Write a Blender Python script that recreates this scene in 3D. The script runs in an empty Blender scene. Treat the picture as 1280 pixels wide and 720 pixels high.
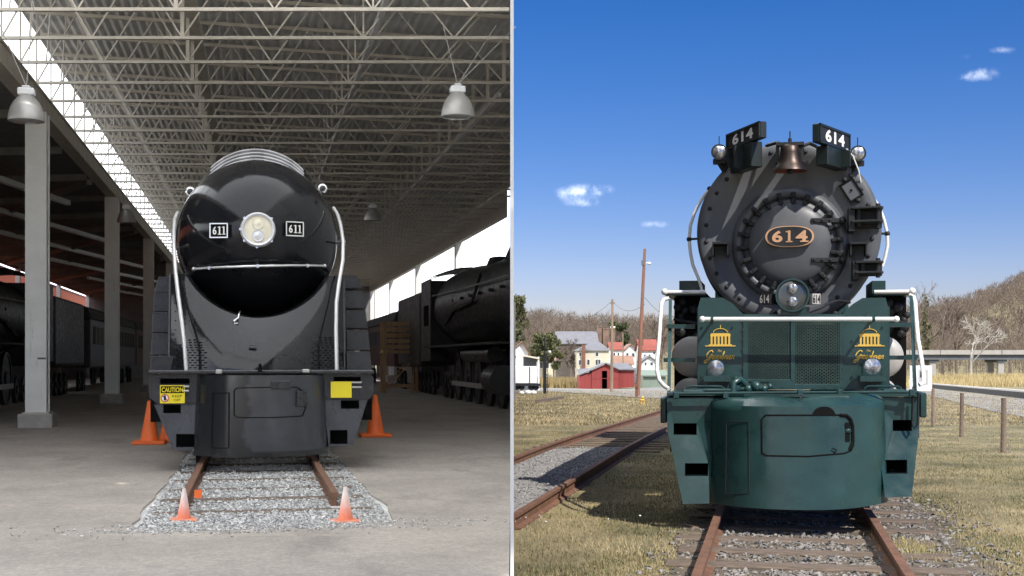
import bpy, bmesh, math, random
import numpy as np
from mathutils import Vector, Matrix
from mathutils.geometry import tessellate_polygon
from math import radians, sin, cos, pi, sqrt, atan

random.seed(11)
rng = np.random.default_rng(7)
SC = bpy.context.scene
COL = SC.collection

# ------------------------------------------------------------------ camera
EYE = 1.6                      # camera height over the yard
FPX, HOR = 1600.0, 448.0       # focal length and horizon row, in 1280x720 picture units
cam = bpy.data.cameras.new("camera")
cam.sensor_width = 36.0
cam.lens = 36.0 * FPX / 1280.0
cam.shift_y = (HOR - 360.0) / 1280.0
cam.clip_start = 0.1
cam.clip_end = 6000.0
camo = bpy.data.objects.new("camera", cam)
COL.objects.link(camo)
camo.location = (0, 0, EYE)
camo.rotation_euler = (radians(90), 0, 0)
SC.camera = camo

# ------------------------------------------------------------------ light
SUN_DIR = Vector((0.40, -0.56, 0.73)).normalized()   # towards the sun: behind the viewer, to the right
sl = bpy.data.lights.new("sun", 'SUN')
sl.energy = 5.0
sl.angle = radians(0.53)
sl.color = (1.0, 0.95, 0.87)
so = bpy.data.objects.new("sun", sl)
COL.objects.link(so)
so.rotation_euler = SUN_DIR.to_track_quat('Z', 'Y').to_euler()
so.location = (30, -40, 60)

world = bpy.data.worlds.new("World")
SC.world = world
world.use_nodes = True
wn, wl = world.node_tree.nodes, world.node_tree.links
wn.clear()
w_out = wn.new('ShaderNodeOutputWorld')
w_sky = wn.new('ShaderNodeTexSky')
w_sky.sky_type = 'NISHITA'
w_sky.sun_disc = False
w_sky.sun_elevation = math.asin(SUN_DIR.z)
w_sky.sun_rotation = math.atan2(SUN_DIR.x, SUN_DIR.y)
w_sky.altitude = 300
w_sky.air_density = 1.0
w_sky.dust_density = 0.2
w_sky.ozone_density = 1.5
w_tc = wn.new('ShaderNodeTexCoord')
w_bg = wn.new('ShaderNodeBackground')
w_bg.inputs[1].default_value = 0.1
w_hs = wn.new('ShaderNodeHueSaturation'); w_hs.inputs['Saturation'].default_value = 1.5
wl.new(w_sky.outputs[0], w_hs.inputs['Color']); w_ti = wn.new('ShaderNodeMix'); w_ti.data_type = 'RGBA'; w_ti.blend_type = 'MULTIPLY'; w_ti.inputs[0].default_value = 1.0
w_ti.inputs[7].default_value = (0.78, 0.70, 1.0, 1)
wl.new(w_hs.outputs[0], w_ti.inputs[6]); wl.new(w_ti.outputs[2], w_bg.inputs[0])
w_cl = wn.new('ShaderNodeBackground')      # the white overcast that covers the half of the sky over the shed
w_cl.inputs[0].default_value = (0.93, 0.96, 1.0, 1)
w_cl.inputs[1].default_value = 2.5
w_sep = wn.new('ShaderNodeSeparateXYZ')
wl.new(w_tc.outputs['Generated'], w_sep.inputs[0])
w_mr = wn.new('ShaderNodeMapRange')
w_mr.interpolation_type = 'SMOOTHSTEP'
w_mr.inputs[1].default_value = 0.0008
w_mr.inputs[2].default_value = -0.006
wl.new(w_sep.outputs[0], w_mr.inputs[0])
# a few small fair-weather clouds in the blue half, each a soft ellipse of directions broken up by noise
def wmath(op, a, b=None):
    n = wn.new('ShaderNodeMath'); n.operation = op
    for i, v in enumerate((a, b)):
        if v is None: continue
        if isinstance(v, (int, float)): n.inputs[i].default_value = v
        else: wl.new(v, n.inputs[i])
    return n.outputs[0]
w_noi = wn.new('ShaderNodeTexNoise')
w_noi.inputs['Scale'].default_value = 75
w_noi.inputs['Detail'].default_value = 9
w_noi.inputs['Roughness'].default_value = 0.6
wl.new(w_tc.outputs['Generated'], w_noi.inputs[0])
cloud_sum = None
for (ax, az, rx, rz, amp) in ((0.061, 0.131, 0.020, 0.0062, 1.0), (0.055, 0.121, 0.014, 0.004, .8), (0.041, 0.129, 0.012, 0.005, .5),
                              (0.112, 0.105, 0.014, 0.004, .7), (0.368, 0.222, 0.016, 0.006, .75), (0.356, 0.219, 0.012, 0.004, .5),
                              (0.383, 0.241, 0.013, 0.004, .6), (0.354, 0.236, 0.008, 0.004, .4)):
    dx = wmath('DIVIDE', wmath('SUBTRACT', wmath('DIVIDE', w_sep.outputs[0], w_sep.outputs[1]), ax), rx)
    dz = wmath('DIVIDE', wmath('SUBTRACT', wmath('DIVIDE', w_sep.outputs[2], w_sep.outputs[1]), az), rz)
    d2 = wmath('ADD', wmath('MULTIPLY', dx, dx), wmath('MULTIPLY', dz, dz))
    e = wmath('MULTIPLY', wmath('POWER', 2.718, wmath('MULTIPLY', d2, -1.0)), amp)
    cloud_sum = e if cloud_sum is None else wmath('ADD', cloud_sum, e)
c_m = wmath('MULTIPLY', cloud_sum, wmath('MULTIPLY', wmath('POWER', w_noi.outputs['Fac'], 1.6), 3.6))
c_mr = wn.new('ShaderNodeMapRange'); c_mr.interpolation_type = 'SMOOTHSTEP'
c_mr.inputs[1].default_value = 0.35; c_mr.inputs[2].default_value = 1.9
c_mr.inputs[4].default_value = 0.42
wl.new(c_m, c_mr.inputs[0])
fwd = wmath('GREATER_THAN', w_sep.outputs[1], 0.2)
w_mb = wn.new('ShaderNodeMapRange'); w_mb.interpolation_type = 'SMOOTHSTEP'      # the overcast thins out towards the blue sky behind the viewer
w_mb.inputs[1].default_value = -1.1; w_mb.inputs[2].default_value = -0.6
wl.new(w_sep.outputs[1], w_mb.inputs[0])
over = wmath('MULTIPLY', w_mr.outputs[0], w_mb.outputs[0])
mask = wmath('MAXIMUM', over, wmath('MULTIPLY', c_mr.outputs[0], fwd))
w_mix = wn.new('ShaderNodeMixShader')
wl.new(mask, w_mix.inputs[0]); wl.new(w_bg.outputs[0], w_mix.inputs[1]); wl.new(w_cl.outputs[0], w_mix.inputs[2])
wl.new(w_mix.outputs[0], w_out.inputs[0])

vs = SC.view_settings
vs.view_transform = 'Standard'
vs.look = 'None'
vs.gamma = 1.0
vs.exposure = 0.2
SC.render.engine = 'CYCLES'
SC.cycles.use_denoising = True
SC.cycles.max_bounces = 8
SC.cycles.sample_clamp_indirect = 6.0

# ------------------------------------------------------------------ frames: the shed line (L), the yard line (R), the world (W)
class Frame:
    def __init__(s, vpx):
        s.t = -atan((vpx - 640.0) / FPX)                  # turn about z
        s.r = Vector((cos(s.t), sin(s.t), 0)); s.a = Vector((-sin(s.t), cos(s.t), 0))
    def w(s, x, y, z=0.0):
        return s.r * x + s.a * y + Vector((0, 0, z))
    def l(s, px, py, d):
        """a sight line from the eye at depth d along this line -> local x, z"""
        v = Vector(((px - 640.0) / FPX, 1.0, (HOR - py) / FPX))
        k = d / v.dot(s.a)
        return v.dot(s.r) * k, EYE + v.z * k
    def x(s, px, d): return s.l(px, HOR, d)[0]
    def z(s, px, py, d): return s.l(px, py, d)[1]
L, R, W = Frame(318.0), Frame(965.0), Frame(640.0)

BASE = {}      # top-level object -> (frame, base)

def _place(o, frame, base):
    o.location = frame.w(*base)
    o.rotation_euler = (0, 0, frame.t)

def tag(o, label=None, cat=None, group=None, kind=None):
    if label: o["label"] = label
    if cat: o["category"] = cat
    if group: o["group"] = group
    if kind: o["kind"] = kind
    return o

def thing(name, label, cat, frame, base, group=None):
    o = bpy.data.objects.new(name, None)
    o.empty_display_size = 0.2
    COL.objects.link(o)
    _place(o, frame, base)
    BASE[o.name] = (frame, Vector(base))
    return tag(o, label, cat, group)

def copy_tree(o, parent=None):
    c = o.copy(); COL.objects.link(c)
    if parent is not None: c.parent = parent
    if o.name in BASE: BASE[c.name] = BASE[o.name]
    for ch in list(o.children): copy_tree(ch, c)
    return c

class MB:
    """collects shapes given in frame coordinates; build() links them as one mesh object"""
    def __init__(s): s.v = []; s.f = []
    def add(s, vs_, fs):
        n = len(s.v); s.v.extend([tuple(p) for p in vs_]); s.f.extend([tuple(i + n for i in f) for f in fs]); return s
    def box(s, x0, x1, y0, y1, z0, z1):
        return s.add([(x0,y0,z0),(x1,y0,z0),(x1,y1,z0),(x0,y1,z0),(x0,y0,z1),(x1,y0,z1),(x1,y1,z1),(x0,y1,z1)],
                     [(0,3,2,1),(4,5,6,7),(0,1,5,4),(1,2,6,5),(2,3,7,6),(3,0,4,7)])
    def obox(s, c, ax, ay, az):
        c, ax, ay, az = Vector(c), Vector(ax), Vector(ay), Vector(az)
        vs_ = [c + ax*i + ay*j + az*k for k in (-1,1) for (i,j) in ((-1,-1),(1,-1),(1,1),(-1,1))]
        return s.add(vs_, [(0,3,2,1),(4,5,6,7),(0,1,5,4),(1,2,6,5),(2,3,7,6),(3,0,4,7)])
    def bar(s, p0, p1, w, h=None, up=(0,0,1)):
        p0, p1 = Vector(p0), Vector(p1); d = p1 - p0; h = w if h is None else h
        u = Vector(up)
        sx = d.cross(u)
        if sx.length < 1e-6: sx = d.cross(Vector((1,0,0)))
        sx.normalize(); sz = sx.cross(d).normalized()
        return s.obox((p0+p1)/2, d/2, sx*w/2, sz*h/2)
    def cyl(s, p0, p1, r0, r1=None, n=14, caps=True):
        p0, p1 = Vector(p0), Vector(p1); r1 = r0 if r1 is None else r1
        d = (p1 - p0).normalized()
        a = d.cross(Vector((0,0,1)))
        if a.length < 1e-4: a = d.cross(Vector((1,0,0)))
        a.normalize(); b = d.cross(a)
        vs_ = []
        for p, r in ((p0, r0), (p1, r1)):
            for i in range(n):
                t = 2*pi*i/n; vs_.append(p + a*(r*cos(t)) + b*(r*sin(t)))
        fs = [(i, i+n, (i+1) % n + n, (i+1) % n) for i in range(n)]
        if caps: fs += [tuple(range(n)), tuple(range(2*n-1, n-1, -1))]
        return s.add(vs_, fs)
    def tube(s, pts, r, n=8):
        pts = [Vector(p) for p in pts]; k = len(pts); vs_ = []; fs = []
        ref = None
        rr = r if isinstance(r, (list, tuple)) else [r]*k
        for i, p in enumerate(pts):
            d = (pts[min(i+1, k-1)] - pts[max(i-1, 0)]).normalized()
            if ref is None:
                ref = d.cross(Vector((0.13, 0.21, 1)))
                if ref.length < 1e-3: ref = d.cross(Vector((1,0,0)))
            a = (ref - d*ref.dot(d)).normalized(); ref = a; b = d.cross(a)
            for j in range(n):
                t = 2*pi*j/n; vs_.append(p + a*(rr[i]*cos(t)) + b*(rr[i]*sin(t)))
        for i in range(k-1):
            for j in range(n):
                fs.append((i*n+j, i*n+(j+1) % n, (i+1)*n+(j+1) % n, (i+1)*n+j))
        fs += [tuple(range(n-1, -1, -1)), tuple(range((k-1)*n, k*n))]
        return s.add(vs_, fs)
    def lathe(s, prof, o, axis, n=32, up=(0,0,1), cap0=True, cap1=True):
        """prof: (distance along axis, radius)"""
        o = Vector(o); d = Vector(axis).normalized(); a = d.cross(Vector(up))
        if a.length < 1e-4: a = d.cross(Vector((1,0,0)))
        a.normalize(); b = a.cross(d)
        vs_ = []; m = len(prof)
        for (t_, r_) in prof:
            for i in range(n):
                t = 2*pi*i/n; vs_.append(o + d*t_ + a*(r_*cos(t)) + b*(r_*sin(t)))
        fs = [(j*n+i, j*n+(i+1) % n, (j+1)*n+(i+1) % n, (j+1)*n+i) for j in range(m-1) for i in range(n)]
        if cap0 and prof[0][1] > 1e-5: fs.append(tuple(range(n-1, -1, -1)))
        if cap1 and prof[-1][1] > 1e-5: fs.append(tuple(range((m-1)*n, m*n)))
        return s.add(vs_, fs)
    def plate(s, poly, fn0, fn1, holes=()):
        """polygon with holes, extruded from fn0(u,v) to fn1(u,v)"""
        loops = [list(poly)] + [list(h) for h in holes]
        flat = [p for lp in loops for p in lp]
        tris = tessellate_polygon([[Vector((p[0], p[1], 0)) for p in lp] for lp in loops])
        n = len(flat)
        vs_ = [fn0(*p) for p in flat] + [fn1(*p) for p in flat]
        fs = [tuple(t) for t in tris] + [tuple(i+n for i in reversed(t)) for t in tris]
        k = 0
        for lp in loops:
            m = len(lp)
            fs += [(k+i, k+(i+1) % m, n+k+(i+1) % m, n+k+i) for i in range(m)]
            k += m
        return s.add(vs_, fs)
    def xz(s, poly, y0, y1, holes=()):
        return s.plate(poly, lambda u, v: (u, y0, v), lambda u, v: (u, y1, v), holes)
    def grid(s, fn, nu, nv, closed=False):
        vs_ = [fn(i/nu, j/nv) for j in range(nv+1) for i in range(nu+1)]
        return s.add(vs_, [(j*(nu+1)+i, j*(nu+1)+i+1, (j+1)*(nu+1)+i+1, (j+1)*(nu+1)+i) for j in range(nv) for i in range(nu)])
    def sheet(s, fn, fn2, nu, nv):
        """closed shell between two grids"""
        n = (nu+1)*(nv+1)
        vs_ = [fn(i/nu, j/nv) for j in range(nv+1) for i in range(nu+1)] + [fn2(i/nu, j/nv) for j in range(nv+1) for i in range(nu+1)]
        q = [(j*(nu+1)+i, j*(nu+1)+i+1, (j+1)*(nu+1)+i+1, (j+1)*(nu+1)+i) for j in range(nv) for i in range(nu)]
        fs = q + [tuple(n+k for k in reversed(f)) for f in q]
        rim = [i for i in range(nu+1)] + [j*(nu+1)+nu for j in range(1, nv+1)] + [nv*(nu+1)+i for i in range(nu-1, -1, -1)] + [j*(nu+1) for j in range(nv-1, 0, -1)]
        for a, b in zip(rim, rim[1:]+rim[:1]): fs.append((a, n+a, n+b, b))
        return s.add(vs_, fs)
    def sphere(s, c, r, n=14, m=8, sc=(1,1,1)):
        c = Vector(c)
        prof = [(-cos(pi*j/m), sin(pi*j/m)) for j in range(m+1)]
        vs_ = []
        for (z, q) in prof:
            for i in range(n):
                t = 2*pi*i/n; vs_.append(c + Vector((r*q*cos(t)*sc[0], r*q*sin(t)*sc[1], r*z*sc[2])))
        return s.add(vs_, [(j*n+i, j*n+(i+1) % n, (j+1)*n+(i+1) % n, (j+1)*n+i) for j in range(m) for i in range(n)])
    def build(s, name, mat, parent=None, frame=None, base=None, smooth=None, bevel=0, seg=1, fix=True, clip=False):
        me = bpy.data.meshes.new(name)
        if parent is not None:
            root = parent
            while root.parent is not None: root = root.parent
            frame, base = BASE[root.name]
        base = Vector(base)
        me.from_pydata([tuple(Vector(p) - base) for p in s.v], [], s.f)
        if fix:
            bm = bmesh.new(); bm.from_mesh(me)
            bmesh.ops.remove_doubles(bm, verts=bm.verts, dist=1e-5)
            bmesh.ops.recalc_face_normals(bm, faces=bm.faces)
            if clip:       # keep the shed side of the partition wall only
                co = frame.a * 0 + Vector((-0.03, 0, 0)); no = Vector((1, 0, 0))
                lc = Vector((co.dot(frame.r), co.dot(frame.a), 0)) - Vector((base.x, base.y, 0)); ln = Vector((no.dot(frame.r), no.dot(frame.a), 0))
                r_ = bmesh.ops.bisect_plane(bm, geom=bm.verts[:]+bm.edges[:]+bm.faces[:], dist=1e-5, plane_co=lc, plane_no=ln, clear_outer=True)
                ed = [g for g in r_['geom_cut'] if isinstance(g, bmesh.types.BMEdge)]
                if ed:
                    try: bmesh.ops.holes_fill(bm, edges=ed)
                    except Exception: pass
            bm.to_mesh(me); bm.free()
        if clip and len(me.vertices) == 0:
            bpy.data.meshes.remove(me); return None
        if smooth is not None:
            me.shade_smooth(); me.set_sharp_from_angle(angle=radians(smooth))
        o = bpy.data.objects.new(name, me); COL.objects.link(o)
        if mat is not None: me.materials.append(mat)
        if parent is not None: o.parent = parent
        else:
            _place(o, frame, base); BASE[o.name] = (frame, base)
        if bevel:
            b = o.modifiers.new("bevel", 'BEVEL'); b.width = bevel; b.segments = seg; b.limit_method = 'ANGLE'; b.angle_limit = radians(40)
        return o

def fast_mesh(name, V, Fv, mat, smooth=False):
    """V: (n,3), Fv: (m,3 or 4) arrays -> mesh datablock"""
    me = bpy.data.meshes.new(name)
    V = np.asarray(V, np.float32); Fv = np.asarray(Fv, np.int32); k = Fv.shape[1]
    me.vertices.add(len(V)); me.vertices.foreach_set('co', V.ravel())
    me.loops.add(Fv.size); me.loops.foreach_set('vertex_index', Fv.ravel())
    me.polygons.add(len(Fv)); me.polygons.foreach_set('loop_start', np.arange(0, Fv.size, k, dtype=np.int32))
    me.polygons.foreach_set('loop_total', np.full(len(Fv), k, np.int32))
    me.update(calc_edges=True)
    if smooth: me.shade_smooth()
    me.materials.append(mat)
    return me

def text_geo(txt, size=1.0, shear=0.0, bold=0.0, extr=0.0, space=1.0):
    cu = bpy.data.curves.new("lettering", 'FONT')
    cu.body = txt; cu.size = size; cu.shear = shear; cu.offset = bold; cu.extrude = extr; cu.space_character = space
    cu.align_x = 'CENTER'; cu.align_y = 'CENTER'; cu.resolution_u = 4
    o = bpy.data.objects.new("lettering", cu); COL.objects.link(o)
    bpy.context.view_layer.update()
    me = o.evaluated_get(bpy.context.evaluated_depsgraph_get()).to_mesh()
    vs_ = [tuple(v.co) for v in me.vertices]; fs = [tuple(p.vertices) for p in me.polygons]
    o.evaluated_get(bpy.context.evaluated_depsgraph_get()).to_mesh_clear()
    bpy.data.objects.remove(o); bpy.data.curves.remove(cu)
    return vs_, fs

def put_text(mb, txt, c, u, v, width, height, nrm=(0,-1,0), extr=0.004, **kw):
    """lettering fitted to width x height, centred at c, u = reading direction, v = up"""
    vs_, fs = text_geo(txt, **kw)
    xs = [p[0] for p in vs_]; ys = [p[1] for p in vs_]
    x0, x1, y0, y1 = min(xs), max(xs), min(ys), max(ys)
    c, u, v, nn = Vector(c), Vector(u).normalized(), Vector(v).normalized(), Vector(nrm).normalized()
    P = [c + u*(((p[0]-x0)/(x1-x0)-.5)*width) + v*(((p[1]-y0)/(y1-y0)-.5)*height) + nn*extr for p in vs_]
    mb.add(P, fs)
    return mb

# ------------------------------------------------------------------ materials
MATS = {}
def mat(name, col, rough=0.5, metal=0.0, var=0.18, scale=4.0, bump=0.0, bscale=40.0, coat=0.0, col2=None, detail=5, stretch=None, rvar=0.0, streak=None, spec=0.5, spot=None):
    if name in MATS: return MATS[name]
    m = bpy.data.materials.new(name); m.use_nodes = True
    nt = m.node_tree; N, K = nt.nodes, nt.links
    p = N['Principled BSDF']
    tc = N.new('ShaderNodeTexCoord'); mp = N.new('ShaderNodeMapping')
    K.new(tc.outputs['Object'], mp.inputs[0])
    if stretch: mp.inputs['Scale'].default_value = stretch
    no = N.new('ShaderNodeTexNoise'); no.inputs['Scale'].default_value = scale; no.inputs['Detail'].default_value = detail
    no.inputs['Roughness'].default_value = 0.62
    K.new(mp.outputs[0], no.inputs[0])
    cr = N.new('ShaderNodeValToRGB')
    a = [min(1, c*(1-var)) for c in col]; b = [min(1, c*(1+var)) for c in (col2 or col)]
    cr.color_ramp.elements[0].position = 0.32; cr.color_ramp.elements[0].color = (*a, 1)
    cr.color_ramp.elements[1].position = 0.68; cr.color_ramp.elements[1].color = (*b, 1)
    K.new(no.outputs['Fac'], cr.inputs[0])
    cout = cr.outputs[0]
    if streak:            # rust or dirt with a shape of its own: (colour, scale, threshold, stretch)
        n2 = N.new('ShaderNodeTexNoise'); n2.inputs['Scale'].default_value = streak[1]; n2.inputs['Detail'].default_value = 7
        n2.inputs['Roughness'].default_value = 0.7
        mp2 = N.new('ShaderNodeMapping'); mp2.inputs['Scale'].default_value = streak[3]
        K.new(tc.outputs['Object'], mp2.inputs[0]); K.new(mp2.outputs[0], n2.inputs[0])
        r2 = N.new('ShaderNodeMapRange'); r2.inputs[1].default_value = streak[2]; r2.inputs[2].default_value = streak[2]+0.14
        K.new(n2.outputs['Fac'], r2.inputs[0])
        mx = N.new('ShaderNodeMix'); mx.data_type = 'RGBA'
        K.new(r2.outputs[0], mx.inputs[0]); K.new(cout, mx.inputs[6]); mx.inputs[7].default_value = (*streak[0], 1)
        cout = mx.outputs[2]
    K.new(cout, p.inputs['Base Color'])
    p.inputs['Metallic'].default_value = metal
    p.inputs['Roughness'].default_value = rough
    p.inputs['Specular IOR Level'].default_value = spec
    if rvar:
        rr = N.new('ShaderNodeMapRange'); rr.inputs[1].default_value = .3; rr.inputs[2].default_value = .7
        rr.inputs[3].default_value = max(0.02, rough-rvar); rr.inputs[4].default_value = min(1, rough+rvar)
        n3 = N.new('ShaderNodeTexNoise'); n3.inputs['Scale'].default_value = scale*2.3; n3.inputs['Detail'].default_value = 6
        K.new(mp.outputs[0], n3.inputs[0]); K.new(n3.outputs['Fac'], rr.inputs[0]); K.new(rr.outputs[0], p.inputs['Roughness'])
    if coat: p.inputs['Coat Weight'].default_value = coat; p.inputs['Coat Roughness'].default_value = 0.08
    if bump:
        nb = N.new('ShaderNodeTexNoise'); nb.inputs['Scale'].default_value = bscale; nb.inputs['Detail'].default_value = 4
        K.new(mp.outputs[0], nb.inputs[0])
        bp = N.new('ShaderNodeBump'); bp.inputs['Strength'].default_value = min(1, bump); bp.inputs['Distance'].default_value = 0.02
        K.new(nb.outputs['Fac'], bp.inputs['Height']); K.new(bp.outputs[0], p.inputs['Normal'])
    MATS[name] = m
    return m

def speckle(m, scale, lo, hi, det=2):
    """fine grain multiplied into a material's colour"""
    N, K = m.node_tree.nodes, m.node_tree.links; p = N['Principled BSDF']; src = p.inputs['Base Color'].links[0].from_socket
    tc = N.new('ShaderNodeTexCoord'); no = N.new('ShaderNodeTexNoise'); no.inputs['Scale'].default_value = scale; no.inputs['Detail'].default_value = det
    K.new(tc.outputs['Object'], no.inputs[0])
    r = N.new('ShaderNodeMapRange'); r.inputs[1].default_value = .35; r.inputs[2].default_value = .65; r.inputs[3].default_value = lo; r.inputs[4].default_value = hi
    K.new(no.outputs['Fac'], r.inputs[0])
    mx = N.new('ShaderNodeMix'); mx.data_type = 'RGBA'; mx.blend_type = 'MULTIPLY'; mx.inputs[0].default_value = 1
    K.new(src, mx.inputs[6]); K.new(r.outputs[0], mx.inputs[7]); K.new(mx.outputs[2], p.inputs['Base Color'])
# ------------------------------------------------------------------ terrain
def lerp_tab(x, tab):
    if x <= tab[0][0]: return tab[0][1]
    for (a, b), (c, d) in zip(tab, tab[1:]):
        if x <= c: return b + (d-b)*(x-a)/(c-a)
    return tab[-1][1]
def sst(x): x = max(0.0, min(1.0, x)); return x*x*(3-2*x)
HILL = [(-0.5, 20), (0.0, 20), (0.05, 15), (0.12, 14), (0.2, 18), (0.28, 20), (0.33, 22), (0.35, 27), (0.375, 35), (0.40, 43), (0.42, 47), (0.5, 60)]
def gz(X, Y):
    z = -0.12 - 0.0146*max(0.0, min(Y, 240.0) - 24.0)
    if Y > 300:
        z += lerp_tab(X/max(Y, 1.0), HILL)*sst((Y-320)/460.0) + 1.2*sst((Y-300)/60)
        z += 2.5*sin(X*0.021+1.3)*sin(Y*0.017)*sst((Y-340)/200)
    # a long grass bank this side of the viaduct
    if X > 30: z += 0.9*math.exp(-((Y-175)/22.0)**2)*sst((X-40)/25)
    return z

m_ground = mat('dry_winter_grass', (0.105, 0.105, 0.045), 0.95, var=0.35, scale=0.55, col2=(0.25, 0.205, 0.11), detail=10, bump=0.6, bscale=14,
               streak=((0.10, 0.095, 0.04), 0.45, 0.56, (1, 1, 1)))
ys = [-40, -20, -8, 0, 4, 8] + list(np.arange(10, 60, 2.0)) + list(np.arange(60, 340, 8.0)) + list(np.arange(340, 900, 20.0)) + [1000, 1300, 1800, 2600]
xs = [-900, -500, -250, -120, -60, -30, -12, -4, 0] + list(np.arange(2, 24, 2.0)) + list(np.arange(24, 120, 6.0)) + list(np.arange(120, 420, 15.0)) + [480, 600, 800, 1200]
V = [(x, y, gz(x, y)) for y in ys for x in xs]
nx = len(xs)
Fq = [(j*nx+i, j*nx+i+1, (j+1)*nx+i+1, (j+1)*nx+i) for j in range(len(ys)-1) for i in range(nx-1)]
go = bpy.data.objects.new('ground', fast_mesh('ground', V, Fq, m_ground, True)); COL.objects.link(go)
tag(go, 'dry winter grass ground of the railway yard and the hills behind', kind='structure')

def pave(name, pts, m, lift, label, n=14):
    """a strip between two point rows (world x,y), laid on the terrain"""
    A, B = pts
    V = []; Fq = []
    for k in range(n+1):
        f = k/n
        def ev(row):
            s = f*(len(row)-1); i = min(int(s), len(row)-2); q = s-i
            return (row[i][0]*(1-q)+row[i+1][0]*q, row[i][1]*(1-q)+row[i+1][1]*q)
        a, b = ev(A), ev(B)
        for h in range(9):
            g = h/8; x, y = a[0]*(1-g)+b[0]*g, a[1]*(1-g)+b[1]*g
            V.append((x, y, gz(x, y)+lift))
    for k in range(n):
        for h in range(8): Fq.append((k*9+h, k*9+h+1, (k+1)*9+h+1, (k+1)*9+h))
    o = bpy.data.objects.new(name, fast_mesh(name, V, Fq, m, True)); COL.objects.link(o)
    return tag(o, label, kind='structure')
def gpt(px, py):
    """where a sight line meets the terrain"""
    y = 5.0
    for _ in range(4000):
        if EYE + (HOR-py)/FPX*y <= gz((px-640)/FPX*y, y): break
        y *= 1.003
    return ((px-640)/FPX*y, y)
m_asph = mat('worn_asphalt', (0.23, 0.22, 0.205), 0.9, var=0.2, scale=0.35, detail=9, streak=((0.30, 0.26, 0.17), 0.25, 0.54, (1, 1, 1)), bump=0.2, bscale=60)
pave('road', ([gpt(641, 491), gpt(690, 489.5), gpt(740, 493), gpt(790, 497), gpt(838, 499)], [gpt(641, 484.5), gpt(700, 485.5), gpt(760, 487), gpt(800, 486), gpt(838, 482)]), m_asph, 0.03,
     'pale asphalt lane crossing the yard towards the red shed')
pave('road_right', ([gpt(1130, 489), gpt(1180, 499), gpt(1240, 515), gpt(1320, 530)], [gpt(1130, 483), gpt(1180, 485), gpt(1240, 492), gpt(1320, 499)]), m_asph, 0.03,
     'grey asphalt lane behind the wire fence').name = 'road'

# ------------------------------------------------------------------ the shed floor, with a notch for the track bed
KP = 0.2013                   # the partition stands on x = KP * y in the shed's own frame
FL = 0.10                     # floor level
m_floor = mat('shed_floor', (0.36, 0.322, 0.283), 0.85, var=0.15, scale=0.8, detail=10, bump=0.25, bscale=70,
              streak=((0.26, 0.23, 0.205), 0.9, 0.54, (1, 0.45, 1)))
speckle(m_floor, 45, .86, 1.12); speckle(m_floor, 14, .93, 1.06)
BED0, BED1, BEDY = -1.03, 1.24, 11.75
edge = [(BED1 + random.uniform(-.03, .03) , y) for y in np.arange(64, BEDY+0.5, -0.45)]
edge = [(e[0]+ (0.09*sst((16-e[1])/4)), e[1]) for e in edge]
front = [(x, BEDY + random.uniform(-.12, .12)) for x in np.arange(BED1+.02, BED0, -0.12)]
edge2 = [(BED0 - .05*sst((16-y)/4) + random.uniform(-.03, .03), y) for y in np.arange(BEDY+.3, 64, 0.45)]
poly = [(-24, -10), (-0.02-KP*10, -10), (KP*130-.02, 130), (BED1, 130)] + edge + front + edge2 + [(BED0, 130), (-24, 130)]
MB().plate(poly, lambda u, v: (u, v, FL), lambda u, v: (u, v, -0.25)).build('floor', m_floor, frame=L, base=(0, 20, 0))
tag(bpy.data.objects['floor'], 'grey speckled floor of the train shed', kind='structure')

# ------------------------------------------------------------------ added partition: a white divider that also keeps yard sun off the shed
m_white = mat('white_painted_board', (0.78, 0.78, 0.76), 0.6, var=0.04, scale=2)
m_wboard = mat('bounce_cut_board', (0.09, 0.085, 0.08), .85, var=.3, scale=3, stretch=(1, 6, .3))  # yard face made dark to cut light bounced onto the engine
pt = thing('added_partition_wall', 'tall thin white edged board wall added to keep shed and yard light apart', 'wall', W, (0, 9, 0))
for k in range(45):
    zb0 = -0.05 if k < 6 else -1.9
    y0 = 8.9 + k*2.34
    MB().box(-0.0105, -0.001, y0, y0+2.335, zb0, 9.4).build('wall_panel', m_white, pt)
    MB().box(0.001, 0.0105, y0, y0+2.335, zb0-.1, 9.4).build('bounce_cut_panel', m_wboard, pt)
MB().box(-0.012, 0.012, 8.88, 8.899, -0.15, 9.4).build('edge_trim', m_white, pt)

# ------------------------------------------------------------------ the shed
def zz(rel): return EYE + rel
shed = thing('train_shed', 'long open train shed with pale steel columns, trusses and corrugated roof', 'train shed', L, (0, 60, FL))
m_steel = mat('cream_steel', (0.55, 0.505, 0.42), 0.55, var=0.12, scale=3, streak=((0.30, 0.25, 0.18), 3, 0.62, (1, 1, .3)))
m_col = mat('white_column_paint', (0.84, 0.85, 0.81), 0.5, var=0.06, scale=2, streak=((0.42, 0.38, 0.30), 2.5, 0.63, (2, 2, .25)))
m_deck = mat('corrugated_deck', (0.66, 0.65, 0.63), 0.55, var=0.15, scale=1.2, metal=0.0)
m_conc = mat('concrete', (0.42, 0.40, 0.37), 0.9, var=0.14, scale=5, bump=0.3, bscale=50)
m_dark = mat('aisle_deck', (0.16, 0.155, 0.15), 0.8, var=0.2)
XB, XR = -4.65, 9.4
ZC, ZT0, ZT1 = 5.85, 7.35, 6.45
def ztop(x): return ZT0 + (ZT1-ZT0)*(x-XB)/(XR-XB)
def xr(d): return min(XR-0.1, KP*d - 0.04)

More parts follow.
